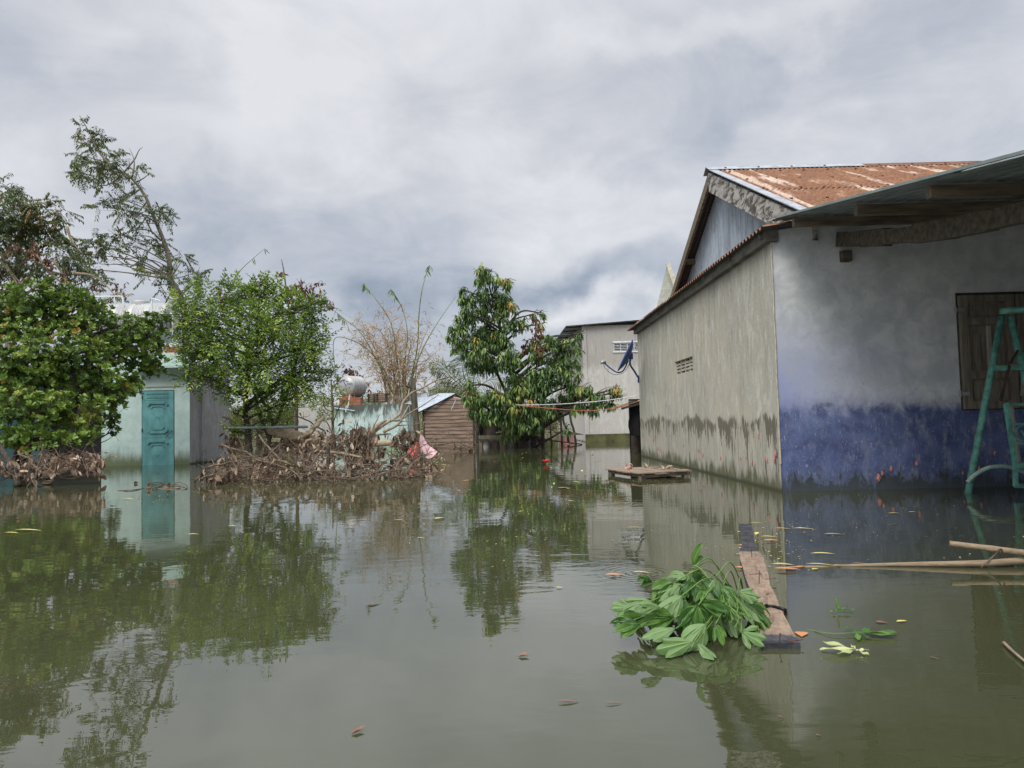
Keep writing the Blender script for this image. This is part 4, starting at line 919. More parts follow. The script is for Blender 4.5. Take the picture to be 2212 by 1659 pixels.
def sample(rng, ells, dens):
    """points in the ellipsoids, pushed towards their shells; returns points and outward directions"""
    Ps, Ds = [], []
    for c, r in ells:
        n = max(3, int(dens*r[0]*r[2]*math.pi*(1+r[1]))); u = rdir(rng, n); s = rng.random(n)**.42
        lump = 1+.18*np.sin(u[:,0]*5+c[0]*3)*np.cos(u[:,2]*6+c[2]*5)
        Ps.append(c+u*r*(s*lump)[:,None]); Ds.append(unit(u/r*r.mean()))
    return np.concatenate(Ps), np.concatenate(Ds)
def spray(mb, wood, rng, pts, out, style, size, rnd_mu=None):
    n = len(pts); up = A(0,0,1)
    jit = (rng.standard_normal(n)*.19 + .5) if rnd_mu is None else rng.standard_normal(n)*.13 + rnd_mu
    jit = jit + .16*np.sin(pts[:,0]*2.7+pts[:,2]*1.9+1)*np.sin(pts[:,2]*3.3-pts[:,0]*1.3)+.10*np.sin(pts[:,0]*7.1+pts[:,2]*6.3)
    if style == 'rosette':            # broad obovate leaves in whorls at twig tips
        ax = unit(out*.7 + up*.55 + rng.standard_normal((n,3))*.35); k = 9
        base = pts; twigs(wood, pts-ax*size*1.6, pts, size*.05)
        ref = unit(np.cross(ax, rdir(rng, n))); oth = np.cross(ax, ref)
        for i in range(k):
            a = i*2.4+rng.standard_normal(n)*.2; rad = ref*np.cos(a)[:,None]+oth*np.sin(a)[:,None]; t = .25+.55*i/k
            d = unit(rad*(1-.35*t)+ax*(1.1*(1-t)+.1)+rng.standard_normal((n,3))*.12); L = size*rng.uniform(.7,1.15,n)
            leaves(mb, base-ax*size*.5*t[:,None] if hasattr(t,'shape') else base-ax*size*.5*t, d, ax+rad*.1, L, L*.56, T_OBOV, np.clip(jit+rng.standard_normal(n)*.08, 0, 1))
    elif style == 'alternate':        # small leaves two-ranked along arching twigs
        ax = unit(out*.8 + up*.15 + rng.standard_normal((n,3))*.4); k = 9; LT = size*4.2; e = pts+ax*LT*.5; s_ = pts-ax*LT*.5; e = e + A(0,0,-.1)*LT
        twigs(wood, s_, e, size*.04); side = unit(np.cross(ax, up+rng.standard_normal((n,3))*.3)); nn = np.cross(side, ax); nn *= np.sign(nn[:,2:3]+1e-6)
        for i in range(k):
            sg = 1 if i % 2 else -1; p = s_+(e-s_)*((i+1)/k); d = unit(side*sg*.85+ax*.6+rng.standard_normal((n,3))*.18); L = size*rng.uniform(.75,1.15,n)*(1-.25*abs(i/k-.5))
            leaves(mb, p, d, nn+rng.standard_normal((n,3))*.25, L, L*.46, T_DIAMOND, np.clip(jit+rng.standard_normal(n)*.07+.05*(i/k), 0, 1))
        leaves(mb, e, ax, nn, size, size*.45, T_DIAMOND, np.clip(jit+.1, 0, 1))
    elif style == 'droop':            # long leaves hanging in whorls
        ax = unit(out*.6 + up*.6 + rng.standard_normal((n,3))*.4); k = 10; twigs(wood, pts-ax*size*1.1, pts, size*.035)
        ref = unit(np.cross(ax, rdir(rng, n))); oth = np.cross(ax, ref)
        for i in range(k):
            a = i*2.4+rng.standard_normal(n)*.3; rad = ref*np.cos(a)[:,None]+oth*np.sin(a)[:,None]
            d = unit(rad*.75+ax*rng.uniform(-.1,.5,n)[:,None]+up*rng.uniform(-1.15,-.25,n)[:,None]); L = size*rng.uniform(.7,1.15,n)
            leaves(mb, pts-ax*size*.05*i, d, unit(rad*.5+up), L, L*.25, T_LANC, np.clip(jit+rng.standard_normal(n)*.06, 0, 1))
    elif style == 'pinnate':          # compound leaves with small hanging leaflets
        for q in range(3):
            ax = unit(out*.6 + rng.standard_normal((n,3))*.6 + up*.1); LT = size*3.6; e = pts+ax*LT-up*LT*.45; k = 7
            twigs(wood, pts, e, size*.03); side = unit(np.cross(ax, up))
            for i in range(k):
                for sg in (-1, 1):
                    p = pts+(e-pts)*((i+1.5)/(k+1)); d = unit(side*sg*.7+ax*.25-up*rng.uniform(.2,1.0,n)[:,None]); L = size*rng.uniform(.7,1.2,n)
                    leaves(mb, p, d, up+side*.3*sg+rng.standard_normal((n,3))*.3, L, L*.42, T_DIAMOND, np.clip(jit+rng.standard_normal(n)*.05, 0, 1))
    elif style == 'dead':             # curled brown leaves hanging
        k = 7; ax = unit(out+rng.standard_normal((n,3))*.6); e = pts+ax*size*1.6; twigs(wood, pts-ax*size, e, size*.045)
        for i in range(k):
            p = pts+ax*(rng.uniform(-.8,1.6,n)*size)[:,None]; d = unit(rng.standard_normal((n,3))*.42-up*1.0); L = size*rng.uniform(.35,1.3,n)*rng.choice([.7,1.0,1.15],n)
            leaves(mb, p, d, rdir(rng, n), L, L*rng.uniform(.2,.62,n), T_CURL, rng.random(n)**1.2)
def limbs(mb, rng, trunk_pts, r0, r1, ells, lr=.035, bend=.25, seg=7):
    tp = spline(trunk_pts, 8); mb.tube(tp, taper(len(tp), r0, r1), 9)
    for c, r in ells:
        dd = np.linalg.norm(tp-c, axis=1)+ (tp[:,2] > c[2])*2.0 + np.abs(tp[:,2]-(c[2]-.45*np.linalg.norm(tp[:,:2]-c[:2], axis=1)))*.6
        i = int(np.argmin(dd)); s_ = tp[i]; L = np.linalg.norm(c-s_)
        if L < .12: continue
        m_ = (s_+c)/2+rng.standard_normal(3)*L*bend*.3+A(0,0,L*.06); pts = spline([s_, m_, c-(c-m_)*.25, c], 5)
        mb.tube(pts, taper(len(pts), min(lr*(.45+.35*L), r0*.6), lr*.12), seg)
        for _ in range(5):
            j = rng.integers(len(pts)//3, len(pts)); e = c+rdir(rng, 1)[0]*r*.85; m2 = (pts[j]+e)/2+rng.standard_normal(3)*.06
            q_ = spline([pts[j], m2, e], 4); mb.tube(q_, taper(len(q_), lr*.35, lr*.1), 5)

G_CASHEW = leafmat('broad green leaves', [(0,(.025,.06,.010)),(.35,(.065,.12,.016)),(.6,(.12,.19,.026)),(.8,(.17,.25,.045)),(.95,(.25,.28,.055)),(1,(.30,.18,.04))], rough=.48, trans=.14, spec=.3)
G_CUSTARD = leafmat('small green leaves', [(0,(.035,.08,.010)),(.35,(.075,.14,.02)),(.6,(.14,.225,.032)),(.85,(.25,.35,.055)),(1,(.34,.40,.07))], rough=.55, trans=.2, spec=.25)
G_MANGO = leafmat('long glossy leaves', [(0,(.028,.058,.022)),(.35,(.06,.118,.032)),(.6,(.11,.185,.048)),(.82,(.20,.27,.065)),(.97,(.28,.27,.06)),(1,(.34,.2,.05))], rough=.45, trans=.15, spec=.35)
G_TALL = leafmat('dark fine leaves', [(0,(.022,.042,.016)),(.4,(.042,.07,.024)),(.7,(.075,.10,.03)),(.9,(.17,.15,.04)),(1,(.24,.12,.03))], rough=.5, trans=.2)
G_DEAD = leafmat('dry brown leaves', [(0,(.06,.042,.029)),(.4,(.145,.10,.068)),(.75,(.27,.20,.14)),(1,(.43,.345,.25))], rough=.75, trans=.1, spec=.2, tcol=(.2,.1,.05))
G_PALE = leafmat('pale dry leaves', [(0,(.13,.085,.06)),(.5,(.30,.215,.155)),(1,(.47,.36,.27))], rough=.75, trans=.12, spec=.2, tcol=(.3,.2,.1))
G_RED = leafmat('red brown dry leaves', [(0,(.045,.018,.015)),(.5,(.11,.045,.03)),(1,(.22,.10,.05))], rough=.7, trans=.12, spec=.2, tcol=(.25,.08,.04))
G_STRAW = leafmat('straw bamboo leaves', [(0,(.22,.15,.08)),(.5,(.42,.31,.17)),(1,(.55,.45,.28))], rough=.7, trans=.2, spec=.2, tcol=(.4,.3,.15))
G_FAR = leafmat('far green leaves', [(0,(.05,.075,.03)),(.5,(.10,.13,.05)),(1,(.2,.19,.08))], rough=.6, trans=.2)

def tree(name, label, cat, base, trunk, r0, r1, ells, dens, style, size, lm, bark, seed, group=None, extra=None, lr=.035, bigtrunks=()):
    rng = np.random.default_rng(seed); t = Thing(name, label, cat, base, group); wood = MB(); cr = MB(); tw = MB()
    limbs(wood, rng, trunk, r0, r1, ells, lr)
    for tp, a, b in bigtrunks: s_ = spline(tp, 8); wood.tube(s_, taper(len(s_), a, b), 8)
    p, o = sample(rng, ells, dens); spray(cr, wood, rng, p, o, style, size)
    t.part('trunk', wood, bark, smooth=True); t.part('crown', cr, lm)
    if extra: extra(t, rng)
    return t

# ---- broad leaved bush, left
eb = [ell(60,670,95,70,14.3), ell(120,640,55,42,14.6), ell(165,690,75,60,14.4), ell(40,790,95,90,13.3), ell(150,790,95,80,13.8), ell(250,740,75,62,14.8), ell(305,745,58,55,15.2), ell(330,700,35,30,15.4), ell(330,790,28,25,15.3),
      ell(60,890,95,62,12.6), ell(160,900,70,48,12.9), ell(225,850,60,50,14.0), ell(270,830,42,40,14.8), ell(-60,700,100,90,14), ell(-60,860,100,100,13), ell(228,905,28,26,14.6), ell(205,665,30,25,15.0), ell(245,930,12,14,14.8), ell(30,945,60,24,12.2), ell(120,952,50,22,12.3), ell(180,945,36,22,12.6), ell(75,955,60,22,12.2)]
tree('broadleaf_bush', 'dense broad leaved green bush overhanging the water beside the outhouse', 'bush', P(60,1000,13.8)*A(1,1,0),
     [P(40,1060,13.9), P(60,960,13.9), P(70,850,13.9), P(80,740,14.2)], .11, .03, eb, 108, 'rosette', .098, G_CASHEW, M['bark_dark'], 11,
     bigtrunks=[([P(-30,900,11.6), P(0,965,11.5), P(30,1010,11.4), P(40,1050,11.3)], .03, .05), ([P(90,1050,13.8), P(140,930,13.9), P(210,800,14.4), P(280,740,14.8)], .07, .02)])
# dead pale branches below it
def deadbranch(label, ctrs, d, n, size, seed, lm, spread, cat='dead branch', nm='dead_branch', group=None, base=None, limbpts=None, k=1.0):
    rng = np.random.default_rng(seed); w, c = MB(), MB(); wb = base if base is not None else A(*ctrs[0][:2], 0)
    t = Thing(nm, label, cat, A(wb[0], wb[1], 0), group)
    for lp, r0 in (limbpts or []):
        s_ = spline(lp, 6); s_[1:-1] += rng.standard_normal((len(s_)-2, 3))*.012; w.tube(s_, taper(len(s_), r0, r0*.3), 6)
        for _ in range(6):
            i = rng.integers(1, len(s_)); e = s_[i]+rdir(rng,1)[0]*A(.45,.3,.3)*rng.uniform(.5,1.1); e[2] = max(e[2], -.05); q_ = spline([s_[i], (s_[i]+e)/2+rng.standard_normal(3)*.05, e], 4); w.tube(q_, taper(len(q_), r0*.4, r0*.12), 4)
    for (cx, cy, cz, rx_, ry_, rz_) in ctrs:
        m = int(n*k*.40); p = A(cx,cy,cz*.92)+rdir(rng,m)*A(rx_,ry_,rz_*.8)*(rng.random((m,1))**.5); p[:,2] = np.abs(p[:,2]-.02)+.02
        o = rdir(rng, m); spray(c, w, rng, p, o, 'dead', size)
        for _ in range(15):
            a_ = A(cx,cy,cz)+rdir(rng,1)[0]*A(rx_,ry_,rz_); b_ = A(cx,cy,cz)+rdir(rng,1)[0]*A(rx_,ry_,rz_)*1.45; a_[2]=abs(a_[2])*.5; b_[2] = abs(b_[2]); q_ = spline([a_, (a_+b_)/2+rng.standard_normal(3)*.08, b_], 5); w.tube(q_, taper(len(q_), rng.choice([.006,.009,.014]), .002), 4)
    V = np.concatenate(c.v); 
    t.part('branches', w, M['twig'], smooth=True); t.part('dry_leaves', c, lm); return t
def C(px, py, d, rx, rz, ry=None): c = P(px, py, d); return (c[0], c[1], max(c[2], .05), rx, ry or rx*.8, rz)
deadbranch('pale withered leaves massed low over the water, right end of the bush', [C(170,990,11.6,.36,.22), C(205,1000,11.5,.18,.20), C(140,1000,11.4,.3,.16)], 11, 26, .12, 21, G_PALE, .3, limbpts=[([P(60,1010,11.5),P(130,1000,11.5),P(190,985,11.5)],.018)])
deadbranch('pale withered twigs with curled leaves under the middle of the bush', [C(80,1005,11.4,.36,.20), C(110,985,11.8,.3,.14)], 11, 20, .12, 22, G_PALE, .3, limbpts=[([P(40,975,11.5),P(70,1000,11.4),P(95,1030,11.3)],.02), ([P(95,960,11.5),P(85,1000,11.4),P(70,1036,11.2)],.018)])
deadbranch('pale withered leaves hanging at the left end of the bush by the water', [C(15,1005,11.4,.34,.22), C(-30,1000,11.5,.3,.2)], 11, 18, .13, 23, G_PALE, .3, limbpts=[([P(-20,960,11.5),P(10,1010,11.4),P(40,1040,11.3)],.03)])

# ---- small leaved tree, centre left
ec = [ell(450,650,65,40,16.0), ell(430,700,60,50,15.8), ell(520,640,50,38,16.4), ell(575,635,45,38,16.4), ell(560,690,80,50,15.8), ell(640,670,55,40,16.2), ell(675,690,32,40,16.2), ell(500,740,85,55,15.6), ell(620,750,75,55,15.8), ell(670,760,38,45,16.2),
      ell(440,760,55,45,15.6), ell(420,810,42,32,15.6), ell(540,800,85,45,15.6), ell(630,815,60,38,15.9), ell(690,815,35,20,16.3), ell(470,835,34,20,15.8), ell(535,850,55,28,15.8), ell(600,868,40,28,16), ell(515,895,20,18,16), ell(575,905,26,16,16.0), ell(655,845,34,20,16.1), ell(365,690,20,18,15.4), ell(385,650,18,12,15.6), ell(705,730,16,22,16.2), ell(700,650,16,12,16.2), ell(610,640,22,20,16.2), ell(480,610,14,12,16.3), ell(715,800,20,12,16.3), ell(562,610,18,20,16.3), ell(395,690,28,28,15.6), ell(395,760,20,20,15.4), ell(505,930,18,16,16)]
B = P(541,1000,16.2)
tree('small_leaved_tree', 'rounded bright green small leaved tree standing in the flood right of the outhouse', 'tree', B*A(1,1,0),
     [A(B[0],16.2,-.3), P(535,930,16.2), P(530,880,16.2), P(540,780,16.2), P(560,680,16.2)], .085, .025, ec, 92, 'alternate', .098, G_CUSTARD, M['bark_dark'], 12,
     bigtrunks=[([P(575,985,16.4), P(582,950,16.4), P(590,920,16.4), P(570,870,16.3), P(520,790,16), P(460,720,16)], .05, .02), ([P(582,950,16.4), P(562,900,16.4), P(550,850,16.3)], .045, .03), ([P(590,930,16.4), P(620,850,16.3), P(650,740,16.2), P(665,690,16.2)], .045, .015)])
# dark red dry sprays above it
er = [ell(610,590,14,10,18.5), ell(628,628,30,25,18.5), ell(655,625,40,22,18.5), ell(690,640,20,18,18.5), ell(570,615,28,14,18.5), ell(660,665,18,30,18.5), ell(690,650,10,14,18.5), ell(475,635,25,14,18.5), ell(715,660,6,10,18.5)]
tree('withered_tree', 'thin tree with dark red withered leaves rising behind the small leaved tree', 'tree', P(640,950,18.5)*A(1,1,0), [A(P(640,950,18.5)[0],18.5,-.2), P(640,850,18.5), P(632,740,18.5), P(615,600,18.5), P(608,560,18.5)], .05, .008, er, 50, 'dead', .10, G_RED, M['twig'], 13, lr=.02)

# ---- tall leaning tree, left
def EZ(L, d): return [ell(a, b, c, e, d+((a*7+b*3) % 10-5)*.14) for a, b, c, e in L]
et = EZ([(185,300,20,12),(205,318,40,24),(165,335,20,22),(158,368,14,10),(240,340,28,22),(205,355,45,20),(250,370,38,20),(180,385,28,14),(235,398,30,14),(262,345,10,15),(293,370,14,10),
         (235,425,22,13),(220,447,10,9),(270,430,20,15),(262,452,10,8),(290,420,12,20),(300,460,28,14),(285,480,28,16),(345,455,14,10),(365,467,18,9),(330,460,12,12),
         (245,505,22,10),(190,520,35,22),(220,540,40,28),(165,545,28,22),(245,520,26,12),(215,570,32,20),(180,580,20,18),(290,520,30,14),(320,530,26,14),(350,515,14,10),(300,555,30,12),(345,560,25,16),(330,590,30,22),(365,575,22,18),(350,615,30,18),(392,548,10,10),(410,585,10,14),(432,585,9,12),(420,608,14,12),(178,270,8,7),(215,290,20,10)], 22.5)
tk_ = [(400,700),(392,650),(385,631),(368,600),(366,566),(360,541),(350,511),(327,456),(312,421),(280,381),(245,361),(213,328),(195,290),(172,250)]
def tall_extra(t, rng):
    b = MB()
    for pts in ([(268,372),(290,345),(300,325),(308,318)], [(285,385),(290,350),(280,320)], [(283,400),(310,385),(325,372)], [(348,520),(320,497),(280,500),(245,520)], [(352,535),(325,512),(285,508)], [(365,590),(320,560),(280,558),(240,562)], [(330,505),(312,470),(300,455)], [(338,480),(355,458),(385,470)], [(370,600),(395,560)], [(388,640),(420,610),(432,575)], [(245,361),(205,352),(165,340)], [(270,375),(230,400),(200,395)], [(300,410),(270,430),(225,445)], [(318,435),(290,470)]):
        s_ = spline([P(x_, y_, 22.5) for x_, y_ in pts], 5); b.tube(s_, taper(len(s_), .03, .006), 5)
    t.part('bare_twigs', b, M['bark'], smooth=True)
tree('leaning_tree', 'tall slender tree leaning left with sparse fine leaves against the sky', 'tree', P(400,960,22.5)*A(1,1,0), [P(405,985,22.5)*A(1,1,0)]+[P(x_, y_, 22.5) for x_, y_ in tk_], .11, .012, et, 12, 'pinnate', .118, G_TALL, M['bark'], 14, lr=.02, extra=tall_extra)
# ---- far left tree
ef = EZ([(15,400,28,16),(35,410,20,22),(30,440,40,20),(70,430,12,10),(110,435,18,12),(130,455,14,9),(85,460,28,16),(45,470,45,25),(100,475,34,20),(20,505,45,30),(70,505,45,22),(115,500,25,20),(140,525,30,12),(130,550,30,20),(95,585,30,20),(60,560,30,22),(20,560,30,22),(150,590,20,14),(150,560,25,18),(200,600,22,14),(250,640,20,10),(25,600,30,18),(190,625,20,12),(-20,480,40,50),(-20,560,40,40)], 20.5)
def far_extra(t, rng):
    w, c = MB(), MB(); es = EZ([(45,535,25,12),(75,545,28,14),(100,560,28,14),(60,575,18,10),(140,590,14,8),(15,590,20,12),(120,615,18,8),(15,640,20,25),(250,615,12,8),(235,640,16,10),(205,615,12,8),(265,625,8,12)], 19.8)
    p, o = sample(rng, es, 40); spray(c, w, rng, p, o, 'dead', .11)
    for pts in ([(0,545),(20,580),(50,620)], [(0,560),(30,600),(45,640),(40,700)], [(75,545),(110,590),(150,620),(200,640)], [(118,565),(140,600),(152,640)], [(60,600),(30,625),(-10,630)], [(145,490),(155,520),(180,550)], [(50,640),(100,600),(120,560)], [(160,590),(210,600),(260,650)]):
        s_ = spline([P(x_, y_, 19.6) for x_, y_ in pts], 5); w.tube(s_, taper(len(s_), .045, .008), 5)
    b = t.part('broken_limbs', w, M['stick'], smooth=True); t.part('dry_leaves', c, G_RED, label='russet withered leaves in the crown')
tree('dark_tree', 'dark fine leaved tree with broken limbs and russet patches at the left edge', 'tree', P(20,960,20.5)*A(1,1,0), [P(20,1000,20.5)*A(1,1,0), P(30,850,20.5), P(20,700,20.5), P(40,560,20.5), P(50,450,20.5)], .2, .03, ef, 22, 'pinnate', .118, G_TALL, M['bark'], 15, lr=.03, extra=far_extra)

# ---- mango tree
em = EZ([(1045,585,24,14),(1050,605,28,20),(1085,612,22,18),(1020,640,38,18),(1000,625,14,10),(1065,640,35,22),(1090,665,24,40),(1050,675,32,24),(1010,680,28,20),(990,700,26,20),(1040,715,38,24),(985,735,25,28),(1020,750,38,28),(1070,735,35,28),(1110,700,28,18),(1130,690,10,10),(1050,785,50,28),(1100,770,34,28),(1085,730,30,24),
         (1155,678,8,10),(1172,675,8,8),(1168,700,10,18),(1185,735,30,18),(1210,745,25,20),(1160,760,25,22),(1200,775,36,25),(1230,790,28,28),(1245,735,12,9),(1240,755,22,12),(1255,720,12,8),(1190,810,50,28),(1240,830,28,25),(1265,845,20,22),(1120,810,40,20),(1150,840,50,26),(1090,850,50,22),(1050,865,42,20),(1020,860,30,20),(1010,830,18,14),
         (1060,900,30,18),(1030,890,22,18),(1100,880,45,20),(1160,880,45,25),(1215,870,32,25),(1250,880,24,16),(1290,860,20,14),(1315,870,22,14),(1330,848,16,14),(1280,880,20,12),(1225,925,12,9),(1120,910,40,16),(1150,920,35,16),(1100,935,20,14),(1330,838,12,10)], 22.0)
Bm = P(1130,972,22.5)
def mango_extra(t, rng):
    w, c = MB(), MB(); es = EZ([(1160,720,9,22),(1150,745,16,14),(1178,730,7,8),(1135,740,8,8),(1170,760,10,15),(1158,690,5,8)], 21.6)
    p, o = sample(rng, es, 75); spray(c, w, rng, p, o, 'dead', .13); t.part('dry_leaves', c, G_RED, label='red brown withered leaves')
    y, w2 = MB(), MB(); es = EZ([(1085,605,20,12),(1095,655,14,16),(1040,578,8,10),(1255,835,12,9),(1330,838,12,9),(1065,860,10,6),(1290,866,8,7),(1110,880,12,8),(1150,870,12,8)], 21.5)
    p, o = sample(rng, es, 26); spray(y, w2, rng, p, o, 'droop', .19, .93); t.part('young_leaves', y, G_MANGO, label='yellow green young leaves')
    w.v += w2.v; w.f += [f+w.n for f in w2.f]; w.r += w2.r; w.mi += w2.mi; w.vein += w2.vein; w.n += w2.n
    for pts in ([(1110,838),(1130,815),(1160,820)], [(1120,845),(1150,830),(1180,838),(1200,828)], [(1170,700),(1165,760),(1150,850)]):
        s_ = spline([P(x_, y_, 21.4) for x_, y_ in pts], 5); w.tube(s_, taper(len(s_), .035, .015), 6)
    t.part('bare_limbs', w, M['stick'], smooth=True)
tree('mango_tree', 'ragged mango tree with long drooping leaves rising over the washing ropes', 'tree', Bm*A(1,1,0), [A(Bm[0],22.5,-.3), P(1130,920,22.5), P(1120,850,22.4), P(1098,770,22.2), P(1075,690,22), P(1055,610,22)], .15, .02, em, 44, 'droop', .225, G_MANGO, M['bark_dark'], 16, lr=.045, extra=mango_extra,
     bigtrunks=[([A(P(1115,970,22.6)[0],22.7,-.3), P(1112,900,22.6), P(1080,820,22.4), P(1040,740,22.2)], .09, .02), ([A(P(1150,970,22.6)[0],22.6,-.3), P(1160,900,22.5), P(1185,830,22.3), P(1215,770,22.2)], .10, .02), ([A(P(1172,970,22.6)[0],22.5,-.3), P(1180,900,22.4), P(1240,860,22.2), P(1310,866,22)], .06, .015), ([A(P(1095,970,22.6)[0],22.8,-.3), P(1098,900,22.6), P(1110,830,22.4)], .07, .03), ([P(1150,960,22.6), P(1160,850,22.3), P(1158,760,21.9), P(1156,680,21.7)], .05, .01)])

# ---- coconut fronds behind the shed
pb = P(1010,860,27); palm = Thing('coconut_palm', 'young coconut palm with drooping grey green fronds behind the shed', 'palm', pb*A(1,1,0))
G_PALM = leafmat('palm leaflets', [(0,(.05,.075,.035)),(.5,(.11,.14,.06)),(1,(.30,.27,.14))], rough=.5, trans=.15)
w = MB(); w.tube([pb*A(1,1,0)-A(0,0,.2), pb+A(0,0,.1)], .12, 8); palm.part('trunk', w, M['bark'], smooth=True)
rng = np.random.default_rng(41)
for pts in ([(1015,850),(990,820),(960,800),(930,800)], [(1015,850),(985,838),(955,835),(925,850)], [(1020,845),(1005,790),(1000,740),(985,700)], [(1020,845),(1030,780),(1050,740),(1075,720)], [(1015,850),(975,815),(950,790),(928,786)], [(1018,848),(1060,820),(1100,830)], [(1018,848),(1000,800),(1010,745),(1030,700)]):
    s_ = spline([P(x_, y_, 27) for x_, y_ in pts], 12); c = MB(); c.tube(s_, taper(len(s_), .025, .006), 5)
    d = unit(np.gradient(s_, axis=0)); side = unit(np.cross(d, A(0,-1,.4)))
    for sg in (-1, 1):
        n_ = len(s_); L = .55*np.sin(np.linspace(.35, 2.9, n_)); dd = unit(side*sg*.8+d*.55+A(0,0,-.5)+rng.standard_normal((n_,3))*.12)
        leaves(c, s_, dd, A(0,-.5,1)[None].repeat(n_,0), L, .035, T_LANC, np.clip(rng.normal(.5,.2,n_),0,1))
    palm.part('frond', c, G_PALM, smooth=True)

# ---- dead bamboo clump
bc = P(866,885,27.5)
bam = Thing('bamboo_clump', 'tall clump of dried straw coloured bamboo fanning out behind the mint wall', 'bamboo', bc*A(1,1,0))
rng = np.random.default_rng(51)
culm_mats = [plain('dry bamboo culm', (.29,.20,.115), .3, 8, .6, 0, (3,3,.6)), plain('green bamboo culm', (.13,.15,.055), .3, 8, .5, 0, (3,3,.6))]
lv = MB(); tw = MB(); gl = MB()
def culm(pts, r, green, leafy=True, d=None):
    s_ = spline([P(x_, y_, 27.5+ (rng.uniform(-.6,.6) if d is None else d)*(i/len(pts))) for i, (x_, y_) in enumerate(pts)], 8); mb = MB()
    rr = taper(len(s_), r, r*.22); rr = rr*(1+.12*(np.arange(len(s_)) % 4 == 0)); mb.tube(s_, rr, 6)
    bam.part('culm', mb, culm_mats[1 if green else 0], smooth=True); return s_
greens = [[(872,880),(900,760),(905,680),(912,625),(925,580),(928,573)], [(868,880),(858,780),(845,700),(815,650),(790,618),(785,612)], [(872,880),(875,780),(880,720),(870,670),(850,632),(842,622)],
          [(862,880),(820,790),(780,720),(745,690),(720,670)], [(862,885),(830,800),(800,760),(760,735),(722,733),(724,800),(726,820)], [(878,885),(895,800),(920,740),(950,690),(985,640)]]
tips = []
for g in greens: tips.append(culm(g, .032, True))
for i in range(44):
    a = rng.uniform(-1, 1); L = rng.uniform(90, 235)*(1-.25*abs(a)); bx_ = 866+rng.uniform(-26, 26)+a*10; ex = bx_+a*L*.68; ey = 885-L*(1-.22*a*a)
    mid = (bx_+(ex-bx_)*.35+rng.uniform(-5,5), 885-(885-ey)*.62); s_ = culm([(bx_, 890), mid, (ex, ey)], rng.uniform(.012,.026), False)
    m = len(s_)//2; n_ = 14; idx = rng.integers(m-2, len(s_), n_); p = s_[idx]; dd = unit(rdir(rng, n_)*A(1,1,.7)+A(0,0,.55)+A(a*.5,0,0)); LL = rng.uniform(.25,.95,n_); e = p+dd*LL[:,None]; e2 = e+unit(dd+A(0,0,-.7)+rdir(rng,n_)*.4)*(LL*.6)[:,None]
    twigs(tw, p, e, .007); twigs(tw, e, e2, .005)
    k_ = rng.integers(0, n_, 40); q_ = e[k_]+(e2[k_]-e[k_])*rng.random((40,1)); leaves(lv, q_, unit(A(0,0,-.8)+rdir(rng,40)*.8), rdir(rng,40), rng.uniform(.10,.22,40), .03, T_DIAMOND, rng.random(40))
for s_ in tips[:4]:
    n_ = 16; idx = rng.integers(len(s_)*3//4, len(s_), n_); leaves(gl, s_[idx], unit(A(0,0,-.9)+rdir(rng,n_)*.6), rdir(rng,n_), .3, .03, T_LANC, rng.uniform(.2,.7,n_))
bam.part('twigs', tw, culm_mats[0]); bam.part('dry_leaves', lv, G_STRAW); bam.part('green_tip_leaves', gl, G_CUSTARD)
# two long bare bamboo tips elsewhere
for pts, lab in (([(470,700),(490,640),(515,590),(545,560),(572,537)], 'single thin bamboo shoot leaning right above the small leaved tree'),):
    s_ = spline([P(x_, y_, 18) for x_, y_ in pts], 8); t = Thing('bamboo_shoot', lab, 'bamboo', P(460,960,18)*A(1,1,0)); mb = MB(); s0 = spline([P(455,960,18)*A(1,1,0), P(462,830,18), P(470,700,18)], 8); mb.tube(np.concatenate([s0[:-1], s_]), taper(len(s0)+len(s_)-1, .02, .004), 6); t.part('culm', mb, culm_mats[1], smooth=True)
    c = MB(); leaves(c, [s_[-1], s_[-1], s_[-8], s_[-9], s_[14], s_[15], s_[13]], [[.1,0,-1],[.5,0,-.6],[.2,0,-1],[.3,0,-.8],[.8,0,-.6],[-.7,0,.2],[.3,0,.9]], [[0,-1,0]]*7, .17, .025, T_LANC, .4); t.part('leaves', c, G_CUSTARD)

